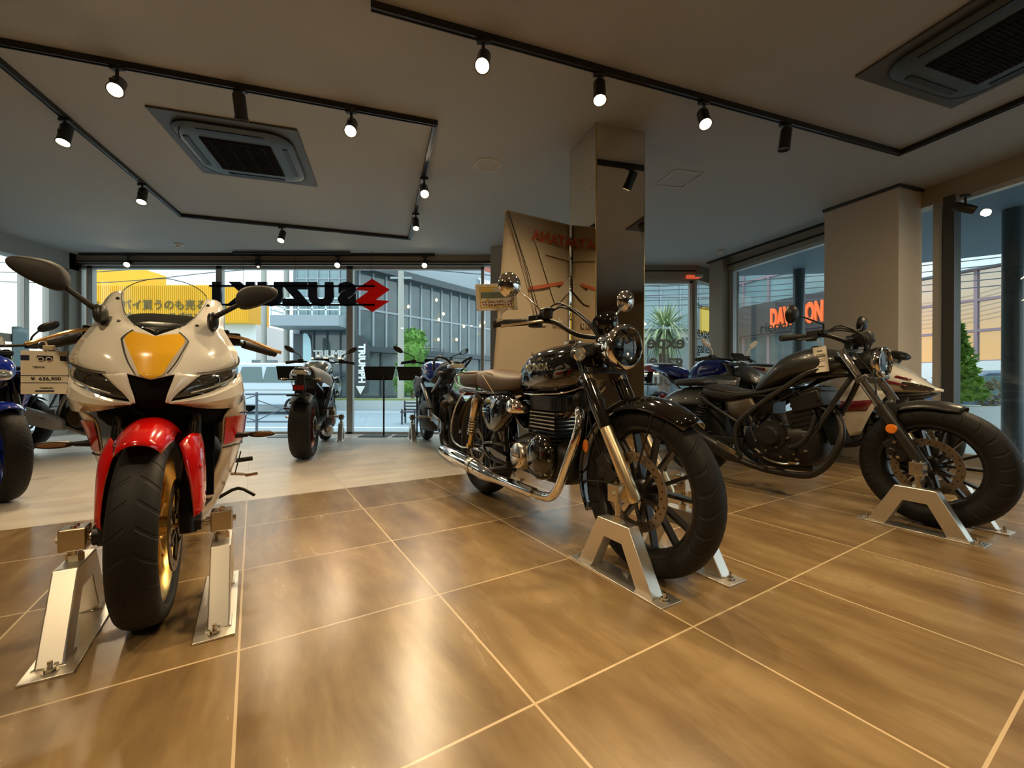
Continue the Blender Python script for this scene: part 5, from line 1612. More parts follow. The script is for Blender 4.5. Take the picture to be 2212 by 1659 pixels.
    g = G().box((-.600, 0, .52), (.175, .20, .16), ax).box((-.575, 0, .645), (.19, .23, .11), ax).box((-.57, 0, .705), (.16, .20, .04), ax)
    cy = obj('cylinder', g, ENG, root, bevel=.010)
    g = G()
    for i in range(4):
        g.box((-.60 + i * .004, -.102, .455 + i * .034), (.15, .008, .008), ax)
    for dx, z in ((-.65, .61), (-.50, .66), (-.52, .54), (-.66, .50)):
        g.cyl((dx, -.112, z), (dx, -.124, z), .011, n=8)
    obj('cylinder_rib', g, ENG, cy)
    cl = obj('clutch_cover', G().lathe([(0, .045), (.055, .043), (.062, .036), (.070, .012), (.10, .008), (.105, -.02)], (-.775, -.135, .405), (0, -1, 0), 36), ENG, eng, smooth=40)
    obj('alternator_cover', G().lathe([(0, .05), (.07, .045), (.09, .02), (.095, -.02)], (-.70, .135, .36), (0, 1, 0), 32), ENG, eng)
    obj('water_pump', G().lathe([(0, .03), (.032, .028), (.036, 0)], (-.64, -.14, .33), (0, -1, 0), 20).tube([(-.64, -.165, .34), (-.58, -.17, .37), (-.53, -.14, .45), (-.51, -.12, .55)], .014, 10, k=4), ENG, eng, smooth=60)
    g = G()
    for i, (x, z) in enumerate(((-.86, .46), (-.87, .36), (-.80, .30), (-.70, .27), (-.60, .27), (-.55, .33), (-.56, .43), (-.70, .49), (-.78, .51), (-.66, .40), (-.73, .33), (-.62, .30), (-.84, .27))):
        g.cyl((x, -.135, z), (x, -.156, z), .008, n=8)
    obj('case_bolt', g, STL, eng)
    cable(root, [(-.85, -.12, .52), (-.80, -.14, .60), (-.70, -.13, .66), (-.60, -.13, .72)], .006)
    cable(root, [(-.90, -.10, .55), (-.92, -.13, .45), (-.88, -.15, .36)], .006)
    obj('throttle_body', G().cyl((-.70, 0, .70), (-.80, 0, .66), .035).box((-.88, 0, .61), (.16, .17, .14)), BLK, root, bevel=.01)
    g = G().box((-.465, 0, .50), (.03, .20, .25), ((.93, 0, .36), (0, 1, 0), (-.36, 0, .93)))
    for i in range(9):
        g.box((-.449, 0, .40 + i * .026), (.006, .19, .004))
    obj('radiator', g, VOID, root, smooth=0)
    # exhaust
    ex = obj('exhaust_pipe', G().tube([(-.49, -.02, .60), (-.42, -.05, .56), (-.385, -.08, .47), (-.39, -.11, .37), (-.44, -.13, .26), (-.52, -.14, .185), (-.62, -.145, .165), (-.80, -.15, .165), (-.95, -.155, .19), (-1.02, -.16, .215)], .021, 14, k=5), mat('burnt_black_pipe', (.04, .035, .03), .38, metal=.7), root, smooth=70)
    obj('muffler', G().tube([(-.98, -.16, .20), (-1.03, -.165, .225), (-1.07, -.17, .242), (-1.25, -.18, .318), (-1.45, -.19, .395), (-1.50, -.192, .415)], [.024, .046, .053, .056, .052, .040], 22, k=3), mat('black_muffler', (.035, .033, .03), .3, metal=.5), ex, smooth=70)
    obj('heat_shield', G().box((-1.06, -.215, .285), (.16, .006, .035), ((.93, 0, -.37), (0, 1, 0), (.37, 0, .93))), STL, ex, bevel=.002)
    for s in (-1, 1):
        obj('footpeg', G().cyl((-.80, s * .13, .27), (-.80, s * .29, .275), .014).tube([(-.93, s * .14, .28), (-.86, s * .17, .26), (-.80, s * .16, .27)], .010, 8, k=3), BLK, root)
    obj('brake_pedal', G().tube([(-.88, -.15, .30), (-.78, -.17, .245), (-.66, -.20, .235), (-.60, -.215, .25)], .008, 8, k=4).box((-.585, -.22, .255), (.05, .035, .012)), STL, root)
    obj('side_stand', G().tube([(-.76, .12, .20), (-.84, .15, .14), (-.92, .16, .12)], .010, 8, k=3), BLK, root)
    g = G()
    for s in (-1, 1):
        g.bar((-1.0, s * .10, .33), (-1.51, s * .115, .322), .026, .05)
        g.bar((-1.1, s * .10, .30), (-1.40, s * .11, .33), .018, .03)
    obj('swingarm', g, SAT, root, bevel=.004)
    obj('belly_guard', G().body([(-.56, .21, .05, .03), (-.66, .205, .09, .035), (-.85, .205, .09, .035), (-.92, .21, .05, .025)], n=16, k=2), ENG, root, smooth=60)
    return root
bobber()
axle_stand((2.255, 2.245), -62.5, -.222, -.118, .322, 'aluminium axle stand in front of the matt black cruiser, whole A shape seen', side=1)
axle_stand((2.255, 2.245), -62.5, .128, .232, .322, 'aluminium axle stand mostly hidden behind the cruiser front wheel', side=-1)
def hang_tag(loc, yaw, w, h, name, label, lines, tilt=0., img=False):
    t = empty(name, loc, yaw, label, 'price tag')
    r, u = V3((cos(tilt), 0, sin(tilt))), V3((-sin(tilt), 0, cos(tilt)))
    n = V3((0, -1, 0))
    ax = (r, -n, u)
    q = lambda a, b, o=0.: -u * h / 2 + r * a + u * b + n * o
    obj('card', G().box(q(0, 0), (w, .003, h), ax), PAPER, t, bevel=.001)
    obj('tie', G().tube([q(0, h / 2 - .004), q(.004, h / 2 + .02), q(-.004, h / 2 + .045)], .003, 6, k=3), mat('translucent_clip', (.6, .5, .36), .3), t)
    if img:
        g = G()
        for b, ww, hh in ((.052, .03, .010), (.030, .05, .006), (.018, .055, .012), (.0, .05, .004), (-.012, .04, .004), (-.045, .035, .007)):
            g.box(q(0, b, .0018), (ww, .0008, hh), ax)
        g = obj('printed_lines', g, mat('faded_print', (.16, .14, .12), .6), t, smooth=0)
        g['kind'] = 'stuff'
    for s, sz, a, b, m in lines:
        text('lettering', s, sz, m, tuple(q(a, b, .0022)), (r, u), t, ext=.0002, bold=sz * .02)
    return t, q, ax, n
hang_tag((1.92, 2.62, .99), radians(-62), .075, .16, 'price_tag', 'small white price tag hanging from the cruiser handlebar', [], .12, True)
# ================================================================ white and yellow sport machine, nose towards the camera
def cx_(z):
    return float(np.interp(z, [.60, .70, .78, .85, .92, .98, 1.06, 1.15], [.0, .005, .0, -.030, -.080, -.135, -.215, -.33]))
def nose(y, z, o=0.):
    return cx_(z) - 3.4 * abs(y) ** 2.05 + o
def sport():
    root = empty('motorcycle', (-1.155, 1.34, 0), radians(-58), 'white and yellow sport motorcycle with red front fender facing the camera at the left', 'motorcycle')
    wheel(root, 0, .293, .112, .222, GOLD, 5, 'Y', ((.062, .145), ), hub=.032, sw=.013)
    wheel(root, -1.38, .300, .145, .222, GOLD, 5, 'Y', ((-.07, .11),), hub=.04)
    # fork
    for s in (-1, 1):
        y = s * .098
        f = obj('fork_leg', G().tube([(.012, y, .262), (.005, y, .30), (-.085, y, .50)], [.024, .030, .029], 16), BLK, root)
        obj('fork_tube', G().tube([(-.08, y, .49), (-.24, y, .87)], [.022, .022], 14), mat('dark_fork_tube', (.09, .085, .08), .15, metal=1), f)
        obj('axle_clamp', G().cyl((0, s * .085, .293), (0, s * .132, .293), .030, n=20), BLK, f)
    obj('fork_yoke', G().box((-.165, 0, .70), (.07, .25, .035)).box((-.245, 0, .88), (.07, .25, .03)), BLK, root, bevel=.004)
    # red fender
    fd = fender(root, 0, .293, .352, 55, 168, .140, .050, RED)
    g = G()
    for s in (-1, 1):
        g.patch([[(.030, s * .075, .560), (-.02, s * .100, .585), (-.10, s * .122, .575)],
                 [(.045, s * .090, .500), (.0, s * .122, .520), (-.10, s * .132, .520)],
                 [(.040, s * .104, .430), (.0, s * .130, .430), (-.075, s * .138, .430)],
                 [(.034, s * .112, .350), (.0, s * .132, .345), (-.055, s * .138, .345)],
                 [(.026, s * .112, .305), (.0, s * .128, .298), (-.04, s * .132, .305)]], 4, 4)
    obj('fork_guard', g, RED, fd, solid=.003, smooth=60)
    for z in (.475, .405):
        obj('guard_bolt', G().ell((-.002, .1285, z), (.009, .005, .009), 12, 8), RED, fd)
    obj('brake_caliper', G().box((-.06, .092, .41), (.06, .045, .11), ((.85, 0, .5), (0, 1, 0), (-.5, 0, .85))), BLK, root, bevel=.005)
    # ---- nose cowl (white), built on one curved sheet, halves mirrored
    def wy(y, k=.20):
        return math.copysign(abs(y) + max(0., abs(y) - .12) * k, y)
    def sheet(rows, o=0., ku=4, kv=4, k=.20):
        """rows of (y, z[, dx])"""
        g = G()
        R = [[(r[0], r[1], r[2] if len(r) > 2 else 0.) for r in row] for row in rows]
        R = [cr(r, ku) for r in R]
        C = [cr([R[i][j] for i in range(len(R))], kv) for j in range(len(R[0]))]
        grid = [[(nose(C[j][i][0], C[j][i][1], o + C[j][i][2]), wy(C[j][i][0], k), C[j][i][1]) for j in range(len(C))] for i in range(len(C[0]))]
        return g.grid(grid)
    def both(g):
        """mirror without welding the centre twice"""
        return g.mir()
    cowl = obj('nose_cowl', both(sheet([
        [(0, .765), (.030, .774), (.058, .783), (.064, .786)],
        [(0, .80), (.055, .805), (.10, .795), (.135, .784, -.012)],
        [(0, .85), (.07, .85), (.15, .835, .006), (.207, .815, -.02)],
        [(0, .89), (.07, .90), (.145, .90, .010), (.212, .860, -.012)],
        [(0, .912), (.050, .925), (.125, .945, .012), (.185, .930, -.012)],
        [(.003, .914), (.070, .945), (.125, .975, .008), (.172, .965, -.012)],
        [(.083, .968), (.098, .985), (.140, 1.01, .004), (.170, 1.02, -.014)],
        [(.108, 1.03), (.118, 1.045), (.142, 1.06, 0), (.166, 1.06, -.02)],
        [(.122, 1.085), (.128, 1.088), (.145, 1.09, -.004), (.158, 1.085, -.02)]], ku=2)), WHT, root, solid=.004, smooth=34)
    # strips running down beside the black snout
    for s in (-1, 1):
        obj('cowl_strip', sheet([[(.060, .787, .004), (.085, .786, .008), (.125, .783, .0)], [(.052, .755, .006), (.068, .752, .010), (.092, .748, .004)], [(.042, .72, .006), (.050, .718, .010), (.062, .715, .004)], [(.036, .692, .004), (.040, .690, .006), (.046, .688, .002)]]).fn(lambda p: (p[0], p[1] * s, p[2])), WHT, cowl, solid=.004, smooth=60)
    obj('snout', both(sheet([[(0, .768, -.006), (.032, .777, -.006), (.062, .787, -.004)], [(0, .74, -.012), (.03, .74, -.012), (.052, .748, -.008)], [(0, .70, -.02), (.024, .70, -.02), (.040, .70, -.014)], [(0, .672, -.04), (.02, .672, -.04), (.036, .680, -.03)]])), VOID, cowl, solid=.004, smooth=60)
    # yellow number field with black outline
    yl = obj('yellow_panel', both(sheet([[(0, .7685), (.016, .774), (.031, .786)], [(0, .80), (.022, .806), (.042, .815)], [(0, .85), (.034, .855), (.063, .862)], [(0, .885), (.040, .893), (.078, .899)], [(0, .908), (.035, .918), (.066, .922)], [(0, .911), (.030, .917), (.056, .9245)]], .0052)), YEL, cowl, smooth=70, fix=False)
    def pin(pts, w=.0042, o=.0060, k=8):
        g = G()
        P = cr([(p[0], p[1], 0) for p in pts], k) if len(pts) > 2 and k > 1 else [V3((p[0], p[1], 0)) for p in pts]
        rows = []
        for i, p in enumerate(P):
            t = unit(P[min(i + 1, len(P) - 1)] - P[max(i - 1, 0)])
            nn = V3((-t[1], t[0], 0)) * w / 2
            a, b = p + nn, p - nn
            rows.append([(nose(a[0], a[1], o), wy(a[0]), a[1]), (nose(b[0], b[1], o), wy(b[0]), b[1])])
        return g.grid(rows)
    for pts, k in ((((.040, .785), (.060, .822), (.075, .862), (.087, .900)), 5), (((.087, .900), (.076, .915), (.060, .931)), 1), (((.212, .856), (.214, .836), (.207, .820)), 3), (((.207, .820), (.180, .806), (.150, .795), (.115, .788)), 5)):
        obj('pinstripe', pin(pts, k=k).mir(), INK, cowl, smooth=0, fix=False)
    g = G()
    for y, z in ((.093, .962), (.118, 1.055)):
        for s in (-1, 1):
            x = nose(y + .008, z, .003)
            g.lathe([(0, .004), (.004, .004), (.006, 0)], (x, s * (y + .012), z), (1, 0, .6), 10)
    obj('screen_screw', g, BLK, cowl)
    # headlights
    hl = both(sheet([[(.047, .722, -.012), (.090, .755, -.006), (.135, .780, -.012), (.204, .813, -.02)],
                     [(.045, .710, -.010), (.095, .736, -.002), (.145, .758, -.004), (.208, .795, -.016)],
                     [(.044, .702, -.012), (.100, .714, -.008), (.155, .735, -.012), (.209, .776, -.022)]]))
    h = obj('headlight', hl, DLENS, root, solid=.003, smooth=60)
    g = G()
    for s in (-1, 1):
        for y, z, r in ((.115, .745, .017), (.155, .765, .014)):
            g.lathe([(.0, -.012), (r * .7, -.006), (r, .004), (r * 1.08, .004), (r * 1.0, -.004)], (nose(y, z, -.012), s * wy(y), z), (1, s * .5, 0), 20)
    obj('lamp_projector', g, mat('lamp_reflector', (.30, .30, .26), .1, metal=1), h)
    for s in (-1, 1):
        obj('position_light', G().tube([(nose(y, z, .001), s * wy(y), z) for y, z in ((.100, .722), (.150, .741), (.196, .772), (.203, .80))], .003, 6, k=5), LENS, h, smooth=60)
    # winglet-like lower cheeks
    ck = both(sheet([[(.044, .694, -.004), (.10, .706, .002), (.158, .728, .0), (.212, .768, -.014), (.236, .800, -.040)],
                     [(.046, .690, .006), (.10, .697, .022), (.160, .712, .026), (.218, .742, .012), (.244, .764, -.020)],
                     [(.048, .686, .004), (.10, .686, .018), (.160, .690, .024), (.224, .706, .012), (.250, .722, -.020)],
                     [(.060, .682, -.02), (.105, .672, -.012), (.155, .664, -.006), (.222, .664, -.010), (.247, .690, -.045)]], kv=1, k=0.))
    obj('cheek_panel', ck, WHT, root, solid=.004, smooth=14)
    # screen
    rows = []
    for z, hw in ((.912, .004), (.945, .058), (.985, .090), (1.03, .110), (1.085, .124), (1.125, .100), (1.150, .055), (1.158, .004)):
        rows.append([(cx_(z) - .004 - 2.6 * abs(hw * v) ** 2, hw * v, z + (.0 if z > .93 else .028 * abs(v))) for v in (-1, -.75, -.4, 0, .4, .75, 1)])
    sc = obj('windscreen', G().patch(rows, 4, 4), SCRN, root, smooth=80, fix=False)
    obj('screen_rim', G().tube([(x + .001, y, z) for x, y, z in [r[0] for r in rows[1:]] + [rows[-1][3]] + [r[-1] for r in rows[:0:-1]]], .0016, 5, k=5), BLK, sc, smooth=60)
    dash = G().body([(-.16, .935, .030, .014), (-.19, .945, .070, .026), (-.24, .952, .080, .026), (-.28, .955, .06, .02)], n=20, e=3, k=3)
    obj('inner_panel', G().body([(-.115, .905, .02, .008), (-.16, .925, .075, .012), (-.24, .955, .105, .02), (-.33, .99, .12, .03), (-.38, .99, .10, .03)], n=20, e=3, k=3), VOID, root, smooth=60)
    dm = obj('instrument', dash, BLK, root, smooth=50)
    obj('dial', G().box((-.205, 0, .966), (.004, .10, .03), ((.8, 0, .6), (0, 1, 0), (-.6, 0, .8))), DLENS, dm)
    # side fairings
    for s in (-1, 1):
        S = lambda rows: [[(x, s * y, z) for x, y, z in r] for r in rows]
        rows = S([[(-.17, .222, .735), (-.28, .240, .745), (-.45, .240, .75), (-.66, .205, .76)],
                  [(-.185, .236, .690), (-.28, .250, .69), (-.46, .250, .69), (-.70, .22, .70)],
                  [(-.235, .185, .628), (-.31, .236, .63), (-.47, .252, .62), (-.74, .225, .63)],
                  [(-.265, .178, .560), (-.34, .224, .56), (-.48, .244, .55), (-.78, .22, .55)],
                  [(-.285, .172, .480), (-.36, .208, .47), (-.50, .228, .46), (-.80, .205, .46)],
                  [(-.315, .148, .400), (-.39, .184, .39), (-.53, .208, .38), (-.80, .185, .38)],
                  [(-.360, .110, .300), (-.43, .148, .29), (-.56, .175, .29), (-.80, .165, .29)],
                  [(-.400, .060, .190), (-.47, .095, .18), (-.60, .130, .19), (-.80, .125, .20)]])
        sf = obj('side_fairing', G().patch(rows, 5, 4), WHT, root, solid=.005, smooth=60)
        band = S([[(-.242, .187, .620), (-.32, .2405, .622), (-.475, .2565, .613), (-.62, .246, .615)],
                  [(-.266, .182, .560), (-.345, .2275, .562), (-.485, .2485, .552), (-.64, .239, .553)],
                  [(-.278, .179, .510), (-.357, .219, .512), (-.495, .2395, .502), (-.65, .230, .505)]])
        obj('red_band', G().patch(band, 5, 4).fn(lambda p: (p[0] + .002, p[1] + s * .002, p[2])), RED, sf, smooth=70, fix=False)
        for z, k in ((.634, 0), (.497, 1)):
            pts = [(-.237 - k * .045, s * (.187 - k * .010), z), (-.32 - k * .04, s * (.2405 - k * .023), z), (-.475 - k * .02, s * (.2575 - k * .02), z - .008), (-.62, s * (.245 - k * .014), z - .006)]
            obj('pinstripe', G().tube(pts, .0035, 5, k=5), INK, sf, smooth=60)
        obj('air_slot', G().prism([(-.012, -.05), (.006, -.045), (.012, .05), (-.004, .055)], (-.50, s * .222, .395), (.9, s * .1, 0), (.02, s * .22, 1), .004), BLK, sf, bevel=.002)
        # indicator
        t = obj('turn_signal', G().tube([(-.34, s * .205, .537), (-.345, s * .262, .537)], [.014, .009], 10).body([(-.37, .537, .004, .006, 2.2, s * .31), (-.36, .537, .046, .012, 2.2, s * .312), (-.345, .537, .052, .014, 2.2, s * .312), (-.33, .537, .046, .011, 2.2, s * .312)], n=18, k=2), BLK, root, smooth=50)
        obj('signal_lens', G().body([(-.332, .537, .040, .009, 2.2, s * .314), (-.325, .537, .036, .007, 2.2, s * .314)], n=16, k=1), mat('amber_smoke_lens', (.25, .13, .06), .15, coat=1), t)
        # bar, lever, mirror
        clip = obj('handlebar', G().tube([(-.27, s * .11, .925), (-.33, s * .20, .930), (-.42, s * .335, .895)], [.011, .011, .011], 12), BLK, root)
        obj('grip', G().tube([(-.355, s * .245, .918), (-.425, s * .350, .892)], [.0165, .0165], 14).cyl((-.425, s * .35, .892), (-.435, s * .365, .888), .015), MBLK, clip)
        obj('switch_housing', G().box((-.335, s * .205, .935), (.05, .06, .05)).box((-.315, s * .18, .96), (.035, .035, .02)), BLK, clip, bevel=.005)
        obj('brake_lever' if s < 0 else 'clutch_lever', G().tube([(-.30, s * .19, .945), (-.31, s * .26, .935), (-.355, s * .355, .900), (-.365, s * .385, .890)], [.008, .0065, .006, .008], 8, k=4), mat('bronze_lever', (.60, .42, .24), .25, metal=1), clip)
        mm = G().body([(-.115, 1.082, .030, .014, 2.2, s * .285), (-.122, 1.086, .062, .034, 2.3, s * .290), (-.145, 1.090, .070, .042, 2.4, s * .292), (-.170, 1.092, .068, .042, 2.4, s * .293)], n=24, k=3)
        lift = .0 if s > 0 else .012
        mm.fn(lambda p: (p[0] - .05 * (abs(p[1]) - .29), p[1], 1.088 + (p[2] - 1.088) * (1.05 - 4.5 * (abs(p[1]) - .275)) + .34 * (abs(p[1]) - .29) + lift))
        mm.tube([(-.150, s * .148, .990), (-.140, s * .175, 1.010), (-.140, s * .235, 1.052 + lift)], [.012, .009, .008], 10, k=4)
        mi = obj('mirror', mm, MBLK, root, smooth=60)
        obj('mirror_base', G().body([(-.185, .965, .012, .016, 2.4, s * .150), (-.165, .980, .018, .030, 2.6, s * .152), (-.140, .985, .017, .030, 2.6, s * .152), (-.120, .970, .008, .018, 2.4, s * .150)], n=16, k=2), BLK, mi, smooth=60)
    # dark inner body: radiator, engine, frame
    g = G().box((-.27, 0, .47), (.03, .30, .30), ((.97, 0, .2), (0, 1, 0), (-.2, 0, .97)))
    for i in range(14):
        g.box((-.252 + i * .003, 0, .35 + i * .018), (.005, .28, .003))
    obj('radiator', g, VOID, root, smooth=0)
    obj('inner_cowl', G().body([(-.10, .665, .09, .02), (-.16, .66, .16, .04), (-.24, .67, .18, .08), (-.34, .67, .20, .10)], n=20, e=3, k=2), VOID, root, smooth=60)
    obj('engine', G().body([(-.36, .36, .10, .10), (-.42, .38, .15, .17), (-.60, .38, .16, .18), (-.80, .36, .15, .15), (-.88, .35, .10, .10)], n=20, e=3, k=2), ENG, root, smooth=60)
    obj('frame', G().tube([(-.24, .03, .86), (-.40, .12, .78), (-.80, .13, .62), (-.90, .12, .40)], .025, 10, k=4).tube([(-.24, -.03, .86), (-.40, -.12, .78), (-.80, -.13, .62), (-.90, -.12, .40)], .025, 10, k=4), BLK, root, smooth=60)
    obj('belly_pan', G().body([(-.40, .175, .05, .03), (-.50, .165, .10, .05), (-.75, .17, .13, .06), (-.90, .19, .08, .05)], n=20, k=3), WHT, root, smooth=60)
    obj('fuel_tank', G().body([(-.32, .90, .06, .04), (-.38, .91, .12, .09), (-.50, .91, .16, .12), (-.64, .88, .16, .11), (-.76, .84, .10, .07)], n=24, k=3), WHT, root, smooth=80)
    obj('rider_seat', G().body([(-.74, .80, .08, .03), (-.85, .79, .13, .035), (-1.02, .80, .13, .035), (-1.08, .82, .08, .03)], n=20, k=3), BLEA, root, smooth=80)
    obj('tail_cowl', G().body([(-.95, .80, .12, .06), (-1.1, .86, .12, .07), (-1.35, .93, .10, .05), (-1.55, .96, .06, .025), (-1.60, .965, .03, .01)], n=20, k=3), WHT, root, smooth=80)
    obj('tail_lamp', G().body([(-1.56, .945, .05, .015), (-1.62, .95, .04, .012)], n=14, k=1), TAILR, root)
    obj('swingarm', G().bar((-.90, .10, .36), (-1.40, .11, .30), .03, .05).bar((-.90, -.10, .36), (-1.40, -.11, .30), .03, .05), BLK, root, bevel=.004)
    obj('muffler', G().tube([(-.75, -.12, .18), (-.95, -.16, .25), (-1.10, -.18, .34), (-1.42, -.20, .44)], [.025, .035, .055, .055], 16, k=3), BLK, root, smooth=60)
    obj('gear_pedal', G().tube([(-.78, .18, .30), (-.66, .235, .315), (-.60, .268, .318)], .007, 8, k=3).cyl((-.60, .25, .318), (-.60, .30, .322), .007), mat('bronze_lever', (.60, .42, .24), .25, metal=1), root)
    for s in (-1, 1):
        obj('footpeg', G().cyl((-.86, s * .18, .35), (-.87, s * .28, .355), .012), BLK, root)
    obj('side_stand', G().tube([(-.72, .14, .20), (-.70, .22, .24), (-.68, .29, .20)], .008, 8, k=3), BLK, root)
    return root
sport()
axle_stand((-1.155, 1.34), -58, -.222, -.118, .288, 'aluminium axle stand left of the white sport motorcycle wheel, nearest the camera', xo=-.02, side=1)
axle_stand((-1.155, 1.34), -58, .128, .232, .288, 'aluminium axle stand right of the gold wheel of the white sport motorcycle', side=-1)
def big_tag():
    M = Matrix.Translation((-1.155, 1.34, 0)) @ Matrix.Rotation(radians(-58), 4, 'Z')
    c = M @ Vector((-.345, -.335, .865))
    t, q, ax, n = hang_tag(tuple(c), radians(38), .112, .150, 'price_tag', 'white price tag with navy header hanging left of the white sport motorcycle nose', [('¥  636,900', .0165, .003, -.022, INK), ('YZF-R25', .008, -.015, .018, INK), ('YAMAHA', .008, .004, -.054, INK)])
    g = G()
    for a, w in ((-.046, .020), (0, .038), (.046, .020)):
        g.box(q(a, .050, .0018), (w, .001, .017), ax)
    for b in (-.0105, -.0355):
        g.box(q(0, b, .0018), (.112, .001, .0022), ax)
    g.box(q(.0, -.064, .0018), (.045, .001, .005), ax)
    obj('printed_band', g, NAVY, t, smooth=0)
    obj('printed_ring', G().tube([q(-.010 + .007 * cos(a), .046 + .007 * sin(a), .003) for a in np.linspace(0, 2 * pi, 12)[:-1]], .0014, 5, closed=True).tube([q(.010 + .007 * cos(a), .046 + .007 * sin(a), .003) for a in np.linspace(0, 2 * pi, 12)[:-1]], .0014, 5, closed=True), PAPER, t)
    obj('clip', G().box(q(.01, .086, .0), (.03, .012, .018), ax), mat('translucent_clip', (.6, .5, .36), .3), t, bevel=.003)
big_tag()
# ================================================================ the other machines on the floor
def naked(pos, yaw, label, wb=1.42, Rf=.30, Rr=.315, wf=.12, wr=.18, rim=None, disc=True, tank=None, tail=None, side=None, fork=None, tail_z=.90, kind='naked', muffler=None, stalk=.32, rails=False, lamp=None, lamp_s=1., accent=None, mirror_m=None, bar_z=1.0, detail=True):
    root = empty('motorcycle', (pos[0], pos[1], 0), radians(yaw), label, 'motorcycle')
    rim = rim or MATS['black_wheel_paint']
    tank, tail, side, fork = tank or BLUE, tail or BLK, side or MBLK, fork or BLK
    sy = 'Y'
    wheel(root, 0, Rf, wf, .218, rim, 5, sy, ((-.065, .15), (.065, .15)), detail=detail)
    wheel(root, -wb, Rr, wr, .218, rim, 5, sy, ((-.095, .11),), detail=detail)
    for s in (-1, 1):
        f = obj('fork_leg', G().tube([(.02, s * .10, Rf - .03), (-.10, s * .10, .52)], [.026, .027], 14), fork, root)
        obj('fork_tube', G().tube([(-.10, s * .10, .52), (-.33, s * .10, .97)], [.022, .026], 14), mat('dark_fork_tube', (.09, .085, .08), .15, metal=1), f)
        obj('brake_caliper', G().box((-.11, s * .085, Rf + .10), (.05, .04, .10)), BLK, root, bevel=.005)
    obj('fork_yoke', G().box((-.235, 0, .80), (.07, .25, .035)).box((-.32, 0, .955), (.07, .25, .03)), BLK, root, bevel=.004)
    fender(root, 0, 0 + Rf, Rf + .035, 62, 150, wf + .04, .04, side)
    tk = G().body([(-.36, .88, .06, .05), (-.42, .90, .13, .09), (-.55, .91, .165, .12), (-.70, .89, .165, .12), (-.84, .84, .12, .085), (-.92, .80, .07, .04)], n=24, k=3, e=2.5)
    t_ = obj('fuel_tank', tk, tank, root, smooth=80)
    obj('fuel_cap', G().lathe([(.05, 0), (.05, .008), (0, .012)], (-.58, 0, 1.028), (0, 0, 1), 20), BLK, t_)
    for s in (-1, 1):
        g = G().patch([[(-.14, s * .12, .82), (-.30, s * .20, .85), (-.50, s * .20, .84), (-.66, s * .17, .82)],
                       [(-.16, s * .14, .70), (-.30, s * .225, .72), (-.50, s * .215, .73), (-.68, s * .16, .74)],
                       [(-.26, s * .15, .56), (-.36, s * .21, .60), (-.50, s * .20, .66), (-.66, s * .15, .70)]], 4, 4)
        obj('side_shroud', g, side, root, solid=.004, smooth=60)
        if accent:
            g = G().patch([[(-.16, s * .150, .79), (-.30, s * .222, .80), (-.42, s * .222, .80)], [(-.17, s * .155, .74), (-.30, s * .233, .745), (-.42, s * .226, .75)]], 3, 3)
            obj('shroud_decal', g, accent, root, solid=.003, smooth=60)
    obj('rider_seat', G().body([(-.88, .795, .09, .03), (-.98, .785, .14, .04), (-1.10, .79, .15, .04), (-1.20, tail_z - .07, .11, .04)], n=20, k=3), BLEA, root, smooth=80)
    obj('pillion_seat', G().body([(-1.18, tail_z - .01, .08, .03), (-1.30, tail_z + .015, .10, .03), (-1.50, tail_z + .03, .07, .025), (-1.58, tail_z + .03, .04, .015)], n=20, k=3), BLEA, root, smooth=80)
    tl = obj('tail_cowl', G().body([(-.98, tail_z - .12, .10, .05), (-1.14, tail_z - .07, .125, .07), (-1.34, tail_z - .025, .115, .06), (-1.54, tail_z, .08, .042), (-1.68, tail_z + .01, .05, .025)], n=24, k=3), tail, root, smooth=80)
    obj('tail_lamp', G().body([(-1.60 + .10 * (lamp_s - 1), tail_z - .01, .085, .024 * lamp_s), (-1.68, tail_z - .005, .075, .026 * lamp_s), (-1.715 - .03 * (lamp_s - 1), tail_z - .004, .06, .018 * lamp_s)], n=18, k=2, e=3.5), lamp or (TAILR if kind != 'rails' else LENS), root, smooth=50)
    if kind == 'wing':
        for s in (-1, 1):
            g = G().patch([[(-1.52, s * .05, tail_z + .065), (-1.30, s * .12, tail_z + .045), (-1.05, s * .17, tail_z + .0)],
                           [(-1.52, s * .10, tail_z + .005), (-1.28, s * .17, tail_z - .02), (-1.02, s * .21, tail_z - .07)],
                           [(-1.46, s * .105, tail_z - .08), (-1.25, s * .155, tail_z - .10), (-1.02, s * .195, tail_z - .15)]], 4, 4)
            obj('tail_panel', g, mat('matt_light_grey_panel', (.40, .40, .38), .5), tl, solid=.005, smooth=60)
    if rails:
        for s in (-1, 1):
            obj('grab_rail', G().tube([(-1.25, s * .15, tail_z - .04), (-1.42, s * .18, tail_z + .04), (-1.58, s * .17, tail_z + .085), (-1.64, s * .10, tail_z + .06), (-1.62, s * .05, tail_z + .02)], .012, 10, k=4), BLK, root, smooth=60)
    if kind != 'rails':
        hg = obj('number_bracket', G().bar((-1.62, 0, tail_z - .02), (-1.68, 0, tail_z - .20), .07, .03).box((-1.70, 0, tail_z - .22), (.10, .20, .018)).box((-1.69, 0, tail_z - .15), (.03, .11, .06)), BLK, root, bevel=.004)
        obj('rear_reflector', G().box((-1.708, 0, tail_z - .15), (.008, .09, .045)), TAILR, hg, bevel=.003)
